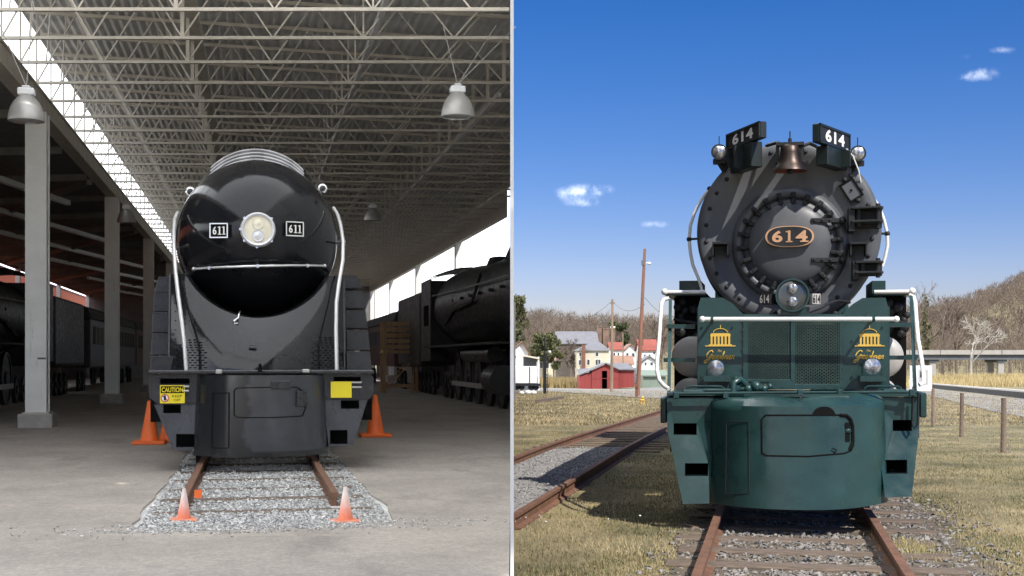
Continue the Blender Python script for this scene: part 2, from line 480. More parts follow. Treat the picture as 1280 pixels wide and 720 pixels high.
# trusses, set slightly askew to the shed line
TS = 1.94
SK = math.tan(L.t)
def xre(d): return min(XR-0.1, (KP*d - 0.05)/(1 + KP*SK))
def tq(x, d, rel): return (x, d - x*SK, zz(rel))
PN = 1.62
def web_set(d):
    out = []; x = XB + 0.12; i = 0; e = xre(d)
    while x < e - .05:
        if i % 2 == 0 or x < XB + 1.5: out.append((tq(x, d, ZC), tq(x, d, ztop(x)), 0.07 if i % 4 == 2 else 0.03))
        xm, x2 = x + PN/2, x + PN
        if xm < e: out.append((tq(x, d, ZC), tq(xm, d, ztop(xm)), 0.027))
        if x2 < e: out.append((tq(xm, d, ztop(xm)), tq(x2, d, ZC), 0.027))
        if i == 0:
            for q in (.5,): out.append((tq(x+q, d, ZC), tq(x+q+.12, d, ztop(x+q)), 0.022))
        x += PN; i += 1
    return out
for k in range(44):
    d = 21.9 + k*TS; e = xre(d)
    t = MB().bar(tq(XB-.1, d, ZC), tq(e, d, ZC), .08, .055).build('roof_truss', m_steel, shed)
    MB().bar(tq(XB-.1, d, ztop(XB-.1)), tq(e, d, ztop(e)), .08, .07).build('top_chord', m_steel, t)
    if k < 13:
        for (p, q, w) in web_set(d): MB().bar(p, q, w, w).build('web_bar', m_steel, t)
    else:
        wb = MB()
        for (p, q, w) in web_set(d): wb.bar(p, q, w, w)
        wb.build('web_bars', m_steel, t)["kind"] = "stuff"
# corrugated deck, one run of sheets per bay, ribs along the shed
def deck_run(d0, d1, m, name, up=0.075, thick=0.05, clipx=None, ribs=True):
    x = XB - 0.25; pitch = 0.19; pts = []; n = 0
    while x < XR + 0.2:
        h = 0 if (n % 4) in (0, 3) else 0.05
        pts.append((x, h)); x += (0.07, 0.025, 0.07, 0.025)[n % 4]; n += 1
    mb = MB()
    for (a, ha), (b, hb) in zip(pts, pts[1:]):
        def q(xx, dd, h): return (xx, dd, zz(ztop(xx)) + up + h)
        da0, db0 = max(d0, (a+.03)/KP), max(d0, (b+.03)/KP)
        if da0 >= d1 or db0 >= d1: continue
        mb.add([q(a, da0, ha), q(b, db0, hb), q(b, d1, hb), q(a, d1, ha)], [(0, 1, 2, 3)])
        mb.add([q(a, da0, ha+.06), q(b, db0, hb+.06), q(b, d1, hb+.06), q(a, d1, ha+.06)], [(3, 2, 1, 0)])
    return mb.build(name, m, shed, fix=False)
for d0 in np.arange(21.0, 105, 12.0): deck_run(d0, d0+12.0, m_deck, 'roof_sheet')
# roof closing slab above the deck keeps the daylight out
MB().plate([(XB-.3, 21.0), (4.2, 21.0), (XR, 46.8), (XR+.3, 106), (XB-.3, 106)], lambda u, v: (u, v, zz(ztop(u))+.22), lambda u, v: (u, v, zz(ztop(u))+.26)).build('roof_covering', m_dark, shed)
def L_of(X, Y, z):
    p = Vector((X, Y, 0)); return (p.dot(L.r), p.dot(L.a), z)
# translucent canopy added out of view to spread sunlight over the shed floor
mt = bpy.data.materials.new('added_diffuser_sheet'); mt.use_nodes = True
N, K = mt.node_tree.nodes, mt.node_tree.links
N.remove(N['Principled BSDF'])
tr = N.new('ShaderNodeBsdfTranslucent'); tr.inputs[0].default_value = (0.93, 0.94, 0.93, 1)
df = N.new('ShaderNodeBsdfDiffuse'); df.inputs[0].default_value = (0.8, 0.82, 0.82, 1)
mxs = N.new('ShaderNodeMixShader'); mxs.inputs[0].default_value = 0.08
K.new(tr.outputs[0], mxs.inputs[1]); K.new(df.outputs[0], mxs.inputs[2]); K.new(mxs.outputs[0], N['Material Output'].inputs[0])
for k in range(8):
    y0, y1 = -9.0 + k*2.2, -6.82 + k*2.2
    MB().add([L_of(-14, y0, zz(7.3)), L_of(0, y0, zz(7.22)), L_of(0, y1, zz(7.22)), L_of(-14, y1, zz(7.3))], [(0, 1, 2, 3)]).build('added_diffuser_sheet', mt, shed, fix=False)
    MB().add([L_of(0, y0, zz(7.22)), L_of(4.7, y0, zz(7.2)), L_of(4.7, y1, zz(7.2)), L_of(0, y1, zz(7.22))], [(0, 1, 2, 3)]).build('added_sun_shade', m_dark, shed, fix=False)  # opaque sheet added out of view to keep direct sun off the floor
for k in range(7):
    d0, d1 = 7.2 + k*2.0, 9.185 + k*2.0
    MB().add([(-13.5, d0, zz(7.45)), (KP*d0-.03, d0, zz(ztop(KP*d0))+.15), (KP*d1-.03, d1, zz(ztop(KP*d1))+.15), (-13.5, d1, zz(7.45))], [(0, 1, 2, 3)]).build('added_diffuser_sheet', mt, shed, fix=False)
# girders on the two column lines
MB().box(XB-.16, XB+.16, 10, 106, zz(5.36), zz(5.44)).box(XB-.13, XB+.13, 10, 106, zz(5.44), zz(5.76)).box(XB-.16, XB+.16, 10, 106, zz(5.76), zz(5.81)).build('eaves_girder', m_steel, shed)
MB().plate([(XR-.12, 47.1), (XR+.12, 48.2), (XR+.12, 106), (XR-.12, 106)], lambda u, v: (u, v, zz(5.42)), lambda u, v: (u, v, zz(6.4))).build('eaves_girder', m_steel, shed)
# longitudinal members under the deck
for (x, w, z0, z1) in ((-1.26, .34, 6.72, 6.9), (2.25, .1, 6.2, 6.3), (5.6, .1, 6.1, 6.2)):
    d0 = max(20.8, (x+.3)/KP)
    MB().box(x-w/2, x+w/2, d0, 105.5, zz(z0), zz(z1)).build('purlin', m_steel if w > .2 else m_deck, shed)
# columns
def column(x, d, zt, w=.44):
    h = w/2
    mb = MB().box(x-h, x+h, d-.24, d-.205, FL+.3, zz(zt)).box(x-h, x+h, d+.205, d+.24, FL+.3, zz(zt)).box(x-h+.03, x-h+.065, d-.205, d+.205, FL+.3, zz(zt)).box(x+h-.065, x+h-.03, d-.205, d+.205, FL+.3, zz(zt))
    c = mb.build('column', m_col, shed)
    MB().box(x-.36, x+.36, d-.36, d+.36, FL-.02, FL+.30).build('pedestal', m_conc, c, bevel=.02)
    MB().box(x-.28, x+.28, d-.28, d+.28, FL+.3, FL+.33).build('base_plate', m_steel, c)
    return c
c1 = None
for d in (29.5, 44.5, 59.5, 74.5, 89.5):
    c = column(XB, d, 5.36)
    if c1 is None: c1 = c
for d in (59.5, 74.5, 89.5, 104.5): column(XR, d, 5.44, .32)
# a small dark stencil plate on the first column
x1, z1 = L.l(52, 448, 29.24)
MB().box(x1-.085, x1+.085, 29.252, 29.262, z1-.02, z1+.02).build('stencil_plate', m_dark, c1)
# left aisle: low flat roof, rafters, bracing, outer fascia and posts
XO = -12.4
def zai(x): return 5.45 + (5.02-5.45)*(x-XB)/(XO-XB)
MB().plate([(XB-.12, 12), (XO-.4, 12), (XO-.4, 106), (XB-.12, 106)], lambda u, v: (u, v, zz(zai(u))), lambda u, v: (u, v, zz(zai(u))+.12)).build('aisle_roof', m_dark, shed)
m_ais = mat('aisle_steel', (0.20, 0.19, 0.17), 0.6, var=0.15)
for d in np.arange(14.5, 106, 5.0):
    MB().bar((XB-.2, d, zz(zai(XB))-.1), (XO, d, zz(zai(XO))-.1), .12, .2).build('rafter', m_ais, shed)
for d in np.arange(24, 100, 15.0):
    MB().bar((XB-.1, d+.3, zz(5.2)-.02), (XO, d+15.6, zz(4.86)), .16, .16).build('brace', m_ais, shed)
    MB().bar((XO+2.4, d-2, zz(4.95)), (XB-1.2, d+19, zz(4.98)), .16, .16).build('brace', m_col, shed)
m_red = mat('red_oxide_fascia', (0.33, 0.075, 0.04), 0.6, var=0.15)
MB().box(XO-.45, XO-.32, 12, 106, zz(4.9), zz(5.0)).build('fascia', m_red, shed)
for d in np.arange(29.5, 106, 15): MB().box(XO-.5, XO-.25, d-.12, d+.12, FL, zz(4.98)).build('outer_post', m_col, shed)
MB().box(XO-.6, XO-.45, 12, 106, FL-.1, zz(3.3)).build('side_wall', m_dark, shed)
MB().box(XO-.6, XR+.4, 106, 106.2, FL-.1, zz(7.6)).build('end_wall', m_dark, shed)
MB().box(XR+.5, XR+.6, 49, 106, FL-.1, zz(2.2)).build('side_wall', m_dark, shed)

nb = thing('neighbouring_building', 'orange red painted wall seen through the gap under the aisle roof', 'building', L, (-14.2, 60, 0))
MB().box(-14.6, -14.2, 27, 130, -.2, zz(5.27)).build('wall', mat('orange_red_paint', (0.50, 0.13, 0.06), .7, var=.1), nb)
MB().box(-14.65, -14.15, 27, 130, zz(5.27), zz(5.31)).build('coping', m_white, nb)
# ------------------------------------------------------------------ things in the shed
m_alu = mat('lamp_aluminium', (0.42, 0.41, 0.39), 0.42, metal=0.4, var=0.08)
m_lamp_cap = mat('lamp_cap_white', (0.75, 0.76, 0.76), 0.5, var=0.04)
m_lens = mat('lamp_lens', (0.35, 0.35, 0.34), 0.15, var=0.1)
m_wire = mat('wire', (0.35, 0.34, 0.32), 0.5, var=0.05)
def high_bay(px, py, d, label, spread=(-.35, .9)):
    x, z = L.l(px, py, d)
    t = thing('hanging_lamp', label, 'lamp', L, (x, d, z), 'hanging lamps of the shed')
    MB().lathe([(0.21, .09), (0.19, .12), (0.10, .20), (0.0, .25), (-.10, .275), (-.19, .29), (-.215, .285), (-.19, .275), (0, .235), (.1, .18), (.17, .1)], (x, d, z), (0, 0, 1), 26, up=(0, 1, 0)).build('shade', m_alu, t, smooth=40)
    MB().lathe([(-.19, .27), (-.225, .2), (-.24, .0)], (x, d, z), (0, 0, 1), 22, up=(0, 1, 0)).build('lens', m_lens, t, smooth=40)
    MB().box(x-.13, x+.13, d-.1, d+.1, z+.2, z+.32).box(x-.07, x+.07, d-.07, d+.07, z+.32, z+.36).build('ballast_housing', m_lamp_cap, t, bevel=.02)
    for s in spread:
        MB().tube([(x, d, z+.35), (x+s, d+.1, zz(ZC)+.0)], .008, 5).build('suspension_wire', m_wire, t)
high_bay(572, 131, 22.0, 'grey bell shaped hanging lamp above the dark engine, cables spread wide', (-.25, .7, 1.05))
high_bay(466, 268, 43.0, 'smaller grey hanging lamp beside the streamlined engine casing', (-.3, .2))
high_bay(33, 135, 22.0, 'grey bell shaped hanging lamp in front of the pale column', (-.6, .1))
high_bay(158, 270, 42.0, 'small grey hanging lamp by the second column', (-.4, .2))

def cone(name, label, px, py, hpx, d, faded=False, tilt=0):
    x, z = L.l(px, py, d); z = FL + (0.0 if not faded else -0.02)
    h = hpx/1632*d; r = h*.21
    t = thing(name, label, 'traffic cone', L, (x, d, z))
    m1 = mat('cone_orange', (0.95, 0.17, 0.03), 0.5, var=0.08) if not faded else cone_faded
    b = r*1.75
    MB().box(x-b, x+b, d-b, d+b, z, z+.045*h/.7+.01).build('base', cone_base if faded else m1, t, bevel=.012)
    n0 = .04*h
    MB().lathe([(n0, r*1.25), (n0+.05*h, r), (h*.93, r*.28), (h, r*.24), (h, r*.17), (h*.5, r*.5)], (x, d, z), (0, 0, 1), 24, up=(0, 1, 0)).build('cone_body', m1, t, smooth=40)
    if faded: t.rotation_euler = (radians(tilt*.5), 0, L.t + radians(13))
    return t
# the small cones are sun-bleached towards the tip
cone_faded = bpy.data.materials.new('sun_bleached_cone'); cone_faded.use_nodes = True
N, K = cone_faded.node_tree.nodes, cone_faded.node_tree.links
tc = N.new('ShaderNodeTexCoord'); sp = N.new('ShaderNodeSeparateXYZ'); K.new(tc.outputs['Generated'], sp.inputs[0])
no = N.new('ShaderNodeTexNoise'); no.inputs['Scale'].default_value = 5; K.new(tc.outputs['Generated'], no.inputs[0])
ad = N.new('ShaderNodeMath'); ad.operation = 'MULTIPLY_ADD'; ad.inputs[1].default_value = .35; K.new(no.outputs['Fac'], ad.inputs[0]); K.new(sp.outputs[2], ad.inputs[2])
cr = N.new('ShaderNodeValToRGB'); K.new(ad.outputs[0], cr.inputs[0])
cr.color_ramp.elements[0].position = .35; cr.color_ramp.elements[0].color = (0.80, 0.22, 0.12, 1)
cr.color_ramp.elements[1].position = .95; cr.color_ramp.elements[1].color = (0.85, 0.72, 0.66, 1)
K.new(cr.outputs[0], N['Principled BSDF'].inputs['Base Color']); N['Principled BSDF'].inputs['Roughness'].default_value = .7
cone_base = mat('faded_cone_base', (0.72, 0.26, 0.15), 0.7, var=0.1)
cone('traffic_cone', 'tall bright orange cone by the CAUTION sign end of the pilot', 187, 553, 53, 23.3)
cone('traffic_cone', 'tall bright orange cone by the plain yellow square on the pilot', 469, 547, 53, 24.6)
c3 = cone('traffic_cone', 'small faded cone on gravel beside rail end with orange tag', 230, 646, 41, 12.3, True, 2)
c4 = cone('traffic_cone', 'small faded reddish cone with white tip at the untagged rail end', 432, 654, 46, 11.9, True, -3)
x, z = L.l(207, 553, 23.9)
sq = thing('traffic_cone', 'orange cone mostly hidden behind the black pilot step wing', 'traffic cone', L, (x+.05, 23.9, FL))
MB().box(x-.2, x+.3, 23.65, 24.15, FL, FL+.045).build('base', MATS['cone_orange'], sq, bevel=.01)
MB().lathe([(.03, .2), (.08, .15), (.68, .04), (.7, .035)], (x+.05, 23.9, FL), (0, 0, 1), 20, up=(0, 1, 0)).build('cone_body', MATS['cone_orange'], sq, smooth=40)

# track bed of the streamlined engine
TX = 0.06
m_rust = mat('rusty_rail', (0.17, 0.085, 0.05), 0.75, var=0.3, scale=9, bump=0.2, bscale=60)
m_tie = mat('weathered_tie', (0.165, 0.125, 0.095), 0.95, var=0.4, scale=6, stretch=(1, 8, 8), bump=0.5, bscale=25)
m_stone = mat('pale_ballast', (0.50, 0.50, 0.50), 0.9, var=0.3, scale=22, col2=(0.68, 0.67, 0.64))
m_stone2 = mat('yard_ballast', (0.25, 0.235, 0.22), 0.92, var=0.5, scale=9)
def rail_section(mb, x, d0, d1, z):
    """flat-bottomed rail running along the line, z = top of the tie"""
    prof = [(-.07, 0), (.07, 0), (.07, .012), (.012, .03), (.012, .11), (.036, .122), (.036, .155), (-.036, .155), (-.036, .122), (-.012, .11), (-.012, .03), (-.07, .012)]
    return mb.plate([(x+u, z+v) for u, v in prof], lambda u, v: (u, d0, v), lambda u, v: (u, d1, v))
trk = thing('shed_track', 'rusty track ending in pale gravel before the streamlined engine', 'railway track', L, (TX, 20, FL-.12))
for s, d0 in ((-1, 12.9), (1, 13.3)):
    rail_section(MB(), TX + s*.755, d0, 60, FL-.04).build('rail', m_rust, trk)
d = 12.92
while d < 30:
    dd = d + random.uniform(-.06, .06)
    MB().box(-.97, 1.17, dd-.13, dd+.13, FL-.2, FL-.004+random.uniform(-.008, .008)).build('tie', m_tie, trk, bevel=.012); d += 1.12
def stones(name, label, pts, sizes, m, zfun):
    base = np.array([(1,1,1),(-1,-1,1),(-1,1,-1),(1,-1,-1),(1.2,0,0),(-1.2,0,0),(0,1.2,0),(0,-1.2,0),(0,0,1.1),(0,0,-1.1)], float)*.62
    tri = np.array([(0,4,6),(0,6,8),(0,8,4),(1,5,7),(1,8,5),(1,7,8),(2,6,5),(2,9,6),(2,5,9),(3,7,4),(3,4,9),(3,9,7),(4,8,7),(5,8,6),(6,9,4),(5,9,7)])
    n = len(pts); k = len(base)
    V = np.empty((n, k, 3)); 
    a = rng.uniform(0, 2*pi, n); b = rng.uniform(0, 2*pi, n)
    jit = base[None]*(1+rng.uniform(-.3, .3, (n, k, 1)))
    ca, sa, cb, sb = np.cos(a), np.sin(a), np.cos(b), np.sin(b)
    x, y, z = jit[..., 0], jit[..., 1], jit[..., 2]
    x, y = x*ca[:, None]-y*sa[:, None], x*sa[:, None]+y*ca[:, None]
    y, z = y*cb[:, None]-z*sb[:, None], y*sb[:, None]+z*cb[:, None]
    s = np.asarray(sizes)[:, None]
    V[..., 0] = x*s+pts[:, 0:1]; V[..., 1] = y*s+pts[:, 1:2]; V[..., 2] = z*s*.75+pts[:, 2:3]
    T = (tri[None]+np.arange(n)[:, None, None]*k).reshape(-1, 3)
    o = bpy.data.objects.new(name, fast_mesh(name, V.reshape(-1, 3), T, m)); COL.objects.link(o)
    return tag(o, label, kind='stuff')
# gravel: a bed plus loose stones (frame L, turned into world points)
gb = MB().grid(lambda u, v: (-1.25+2.75*u, 11.4+30*v, FL-.022), 4, 8).build('gravel_bed', m_stone, frame=L, base=(0, 20, 0))
tag(gb, 'pale grey gravel filling the track bed', kind='stuff')
n = 19000
gx = rng.uniform(-1.02, 1.25, n); gy = 11.45 + rng.power(0.75, n)*13
keep = ~((np.abs(np.abs(gx-TX)-.755) < .06) & (gy > 13))
gx, gy = gx[keep], gy[keep]
ph = ((gy-12.92) % 1.12); tie = (np.minimum(ph, 1.12-ph) < .12) & (gx > -.97) & (gx < 1.17) & (gy > 12.7)
kk = ~tie | (rng.uniform(0, 1, len(gx)) < .12)
gx, gy = gx[kk], gy[kk]
pw = np.array([L.w(a, b, FL-.016+random.uniform(0, .014)) for a, b in zip(gx, gy)])
stones('gravel', 'loose pale gravel stones between the ties', pw, rng.uniform(.011, .028, len(pw)), m_stone, None)
n = 900     # stones scattered over the floor edge
gx = rng.normal(0.1, .95, n); gy = 11.6 + rng.normal(0, .22, n)
pw = np.array([L.w(a, b, FL+.006) for a, b in zip(gx, gy) if b < 11.95])
stones('gravel', 'stray gravel on the shed floor', pw, rng.uniform(.006, .018, len(pw)), m_stone, None)
# orange tag clipped to the rail end
x, z = L.l(247, 618, 12.85)
t = thing('marker_flag', 'small orange tag on a wire at the rusty rail end', 'flag', L, (x, 12.85, FL-.06))
MB().tube([(x-.02, 12.85, FL-.08), (x, 12.85, z-.02)], .006, 5).build('wire_stem', m_wire, t)
MB().box(x-.03, x+.04, 12.843, 12.851, z-.035, z+.045).build('tag', MATS['cone_orange'], t)

# ------------------------------------------------------------------ dark engines and coaches along both sides
m_blk = mat('grimy_black', (0.018, 0.018, 0.019), 0.45, var=0.3, scale=3, rvar=0.15)
m_blk2 = mat('grimy_black_matt', (0.028, 0.027, 0.026), 0.75, var=0.3, scale=3)
m_coach = mat('coach_maroon', (0.075, 0.035, 0.028), 0.5, var=0.2)
m_glass_d = mat('dark_window', (0.02, 0.022, 0.025), 0.1, var=0.1)
def wheel(mb, x, d, r, side, w=.13):
    mb.lathe([(-w/2, r*.98), (-w/2, r*1.06), (-w/2+.03, r), (w/2, r), (w/2, r*.9), (w/2-.04, r*.88), (w/2-.04, r*.3), (w/2+.02, r*.26), (w/2+.02, .01)], (x, d, FL+r), (side, 0, 0), 26)
def engine(xc, d0, label, clip, big=1.0, zb=3.0):
    t = thing('steam_locomotive', label, 'locomotive', L, (xc, d0+9, FL))
    B = lambda mb, nm, m, **k: mb.build(nm, m, t, clip=clip, **k)
    rb = 1.08*big; dz = (zb-3.0)*.8
    B(MB().lathe([(0, .5), (.05, rb*.93), (.12, rb*.97), (4, rb), (9, rb*1.03), (11, rb*1.12), (14.6, rb*1.12)], (xc, d0, zb), (0, 1, 0), 30), 'boiler', m_blk, smooth=40)
    for (dd, rr, h) in ((1.3, .36, .42), (5, .46, .36), (8.5, .42, .34), (11.6, .3, .2)):
        B(MB().lathe([(0, rr*1.15), (h*.5, rr), (h*.9, rr*.85), (h, rr*.5)], (xc, d0+dd, zb+rb*.93), (0, 0, 1), 20, up=(0, 1, 0)), 'dome', m_blk, smooth=40)
    B(MB().box(xc-.7, xc+.7, d0+2.2, d0+3.4, zb+rb*.8, zb+rb*1.12), 'feedwater_heater', m_blk, bevel=.08)
    for s in (-1, 1):
        B(MB().box(xc+s*1.42-.28, xc+s*1.42+.28, d0+.4, d0+15, 2.0, 2.06), 'running_board', m_blk2)
        B(MB().cyl((xc+s*1.3, d0+1, 1.0), (xc+s*1.3, d0+2.6, 1.0), .42, n=20), 'cylinder', m_blk, smooth=40)
        B(MB().cyl((xc+s*1.2, d0+3, 1.72), (xc+s*1.2, d0+8, 1.72), .24, n=16), 'air_reservoir', m_blk, smooth=40)
        B(MB().tube([(xc+s*(rb+.08), d0+.5, zb+.35), (xc+s*(rb+.1), d0+7, zb+.38), (xc+s*(rb*1.12+.08), d0+14.4, zb+.45)], .025, 6), 'handrail', m_alu)
        B(MB().tube([(xc+s*(rb+.03), d0+5, zb+.7), (xc+s*(rb+.12), d0+6, zb-.1), (xc+s*(rb+.1), d0+10, zb-.25), (xc+s*(rb+.1), d0+12, zb-.7)], .05, 6), 'pipe', m_blk2)
        for k in range(5):
            mb = MB(); wheel(mb, xc+s*.8, d0+4.0+k*2.05, .86, s); B(mb, 'driving_wheel', m_blk, smooth=35)
        for dd in (1.0, 2.4, 14.3, 15.6):
            mb = MB(); wheel(mb, xc+s*.8, d0+dd-.2, .46, s); B(mb, 'truck_wheel', m_blk, smooth=35)
        B(MB().bar((xc+s*1.02, d0+3.9, FL+.62), (xc+s*1.02, d0+12.3, FL+.62), .07, .16), 'side_rod', m_alu)
        B(MB().bar((xc+s*1.1, d0+2.6, 1.0), (xc+s*1.12, d0+6.1, FL+.62), .07, .13), 'main_rod', m_alu)
        B(MB().box(xc+s*.75-.06, xc+s*.75+.06, d0+.3, d0+16, .75, 1.35), 'frame', m_blk2)
        # the rows of small lagged fittings that catch the light
        for k in range(7):
            B(MB().cyl((xc+s*(rb*.98), d0+1.5+k*1.75, zb+.1), (xc+s*(rb+.12), d0+1.5+k*1.75, zb+.1), .05, n=8), 'valve', m_blk2)
    # cab with side openings
    for s in (-1, 1):
        B(MB().plate([(d0+14.6, 1.5), (d0+17.3, 1.5), (d0+17.3, 4.2+dz), (d0+14.6, 4.2+dz)], lambda u, v, s=s: (xc+s*1.52, u, v), lambda u, v, s=s: (xc+s*1.47, u, v),
                     holes=[[(d0+15.1, 2.85), (d0+16.6, 2.85), (d0+16.6, 3.65), (d0+15.1, 3.65)]]), 'cab_side', m_blk)
    B(MB().grid(lambda u, v: (xc-1.6+3.2*u, d0+14.3+3.5*v, 4.18+dz+.42*sin(pi*u)), 10, 1).grid(lambda u, v: (xc-1.6+3.2*u, d0+14.3+3.5*v, 4.24+dz+.42*sin(pi*u)), 10, 1), 'cab_roof', m_blk, smooth=50)
    B(MB().box(xc-1.47, xc+1.47, d0+14.62, d0+14.68, 1.5, 4.15+dz), 'cab_front', m_blk2)
    # tender
    B(MB().box(xc-1.5, xc+1.5, d0+18, d0+26, 1.3, 3.9+dz), 'tender', m_blk, bevel=.12, seg=2)
    for s in (-1, 1):
        for k in range(6):
            mb = MB(); wheel(mb, xc+s*.8, d0+18.8+k*1.3, .45, s); B(mb, 'tender_wheel', m_blk, smooth=35)
    return t
def coach(xc, d0, n, label, m, clip=False):
    t = thing('passenger_coach', label, 'railway coach', L, (xc, d0+n/2, FL))
    MB().box(xc-1.45, xc+1.45, d0, d0+n, 1.2, 3.4).build('body', m, t, clip=clip, bevel=.05)
    MB().plate([(-1.5, 3.4), (1.5, 3.4), (1.35, 3.8), (.8, 4.05), (0, 4.12), (-.8, 4.05), (-1.35, 3.8)], lambda u, v: (xc+u, d0-.1, v), lambda u, v: (xc+u, d0+n+.1, v)).build('roof', m_blk2, t, smooth=30)
    for s in (-1, 1):
        k = d0+1
        while k < d0+n-1.4:
            MB().box(xc+s*1.45-.02, xc+s*1.45+.02, k, k+1.1, 2.25, 3.05).build('window', m_glass_d, t); k += 1.6
        for q in (1.2, 2.6, n-2.6, n-1.2):
            mb = MB(); wheel(mb, xc+s*.8, d0+q, .45, s); mb.build('wheel', m_blk, t, smooth=35)
    return t
engine(8.05, 33.5, 'dark steam locomotive under the bright open side of the shed', True, 1.15, 3.5)
coach(8.05, 61.5, 20, 'maroon coach behind the dark engine under the open shed side', m_coach)
engine(-8.6, 31.0, 'black steam locomotive standing behind the pale columns', False, 1.0)
m_coach2 = mat('coach_steel', (0.05, 0.047, 0.045), 0.45, var=0.2)
coach(-8.6, 59.5, 22, 'dull steel coach coupled behind the black engine by the columns', m_coach2)
coach(-8.6, 82.5, 20, 'maroon coach at the far end of the columned aisle', m_coach)

# wooden inspection platform
m_wood = mat('bare_timber', (0.44, 0.28, 0.15), 0.8, var=0.25, scale=5, stretch=(1, 1, .2))
D0 = 55.0
xa, xb = L.x(481, D0), L.x(521, D0); zt = L.z(500, 438, D0); ztop2 = L.z(500, 402, D0)
t = thing('wooden_platform', 'wooden inspection platform with slatted railing beside the dark engine', 'platform', L, ((xa+xb)/2, D0+.7, FL))
for x in (xa, xb):
    for d in (D0, D0+1.4): MB().box(x-.06, x+.06, d-.06, d+.06, FL, ztop2).build('post', m_wood, t)
MB().box(xa-.08, xb+.08, D0-.08, D0+1.48, zt-.12, zt).build('deck', m_wood, t)
for d in (D0-.07, D0+1.47):
    MB().bar((xa, d, FL+.15), (xb, d, zt-.25), .05, .12, up=(0, 1, 0)).build('brace', m_wood, t)
    MB().box(xa, xb, d-.02, d+.02, FL+.25, FL+.37).build('rail', m_wood, t)
    for k in range(5):
        zk = zt+.08+k*(ztop2-zt-.12)/4.5
        MB().box(xa-.06, xb+.06, d-.025, d+.025, zk, zk+.16).build('slat', m_wood, t)
# ------------------------------------------------------------------ the streamlined black engine
m_gloss = mat('gloss_black_paint', (0.010, 0.0105, 0.013), 0.13, var=0.2, scale=2, rvar=0.04, bump=0.06, bscale=1.5, spec=0.33)
m_satin = mat('satin_black_paint', (0.026, 0.027, 0.031), 0.28, var=0.25, scale=2.5, rvar=0.10, streak=((0.05, 0.05, 0.052), 2.2, 0.58, (1, 1, .25)))
m_mblack = mat('flat_black', (0.006, 0.006, 0.006), 0.7, var=0.2, spec=0.08)
m_chrome = mat('chrome', (0.80, 0.80, 0.80), 0.22, metal=0.75, var=0.05)
m_band = mat('silver_band', (0.72, 0.72, 0.74), 0.3, metal=0.3, var=0.05)
m_faded = mat('faded_black_paint', (0.062, 0.066, 0.075), 0.32, var=0.18, scale=3, rvar=0.12, streak=((0.05, 0.052, 0.058), 2.0, 0.57, (1, 1, .5)))
m_rail_w = mat('grab_rail_silver', (0.62, 0.62, 0.61), 0.32, metal=0.5, var=0.06)
m_refl = mat('lamp_reflector', (0.80, 0.76, 0.60), 0.35, var=0.12)
m_wlet = mat('white_lettering', (0.80, 0.80, 0.78), 0.5, var=0.04)
m_yel = mat('sign_yellow', (0.85, 0.70, 0.02), 0.5, var=0.04)
m_seam = mat('panel_seam', (0.008, 0.008, 0.008), 0.7, var=0.1, spec=0.08)
J = thing('streamlined_locomotive', 'glossy black streamlined steam locomotive with bullet nose numbered 611', 'locomotive', L, (TX, 20, FL))
XC = TX - .01
NT, NL, NR, NZ = 18.55, 1.75, 1.225, 3.43
nose = [(NL*(1-cos(pi/2*k/18)), NR*sin(pi/2*k/18)) for k in range(19)]
ns = MB().lathe(nose, (XC, NT, NZ), (0, 1, 0), 56, cap0=False, cap1=False).build('nose', m_gloss, J, smooth=60)
def nose_d(x, z):
    q = min(.999, sqrt((x-XC)**2+(z-NZ)**2)/NR)
    return NT + NL*(1-sqrt(1-q*q))
def nose_at(px, py, lift=0.0):
    d = 19.0
    for _ in range(40):
        x, z = L.l(px, py, d); d = .5*d + .5*nose_d(x, z)
    return Vector((x, d-lift, z))
MB().lathe([(NL-.02, NR*.996), (NL+.02, NR+.012), (NL+.06, NR+.012), (NL+.08, NR)], (XC, NT, NZ), (0, 1, 0), 56, cap0=False, cap1=False).build('seam_band', m_gloss, ns, smooth=50)
MB().lathe([(NL+.07, NR), (15.5, NR), (15.5, .3)], (XC, NT, NZ), (0, 1, 0), 48, cap0=False).build('boiler_casing', m_gloss, J, smooth=50)
# skyline hood with chrome bands
def hood_c(d):     # centre height (above eye) and radius of the hood at depth d
    return 2.095 + .367*(min(d, 21.25)-20.3), .99
hd = MB().grid(lambda u, v: (XC + hood_c(20.15+v*v*13)[1]*sin((u-.5)*pi*1.15), 20.15+v*v*13, zz(hood_c(20.15+v*v*13)[0]) + hood_c(20.15+v*v*13)[1]*cos((u-.5)*pi*1.15)), 40, 30).build('skyline_hood', m_gloss, J, smooth=50)
for k, d in enumerate((20.3, 20.54, 20.79, 21.05)):
    c, r = hood_c(d); a = .82
    MB().tube([(XC+(r+.008)*sin(t), d, zz(c)+(r+.008)*cos(t)) for t in np.linspace(-a, a, 30)], .014, 6).build('chrome_band', m_band, hd, smooth=60)
MB().box(XC-.08, XC+.1, 20.2, 20.32, zz(2.99), zz(3.07)).build('hood_latch', m_mblack, hd)
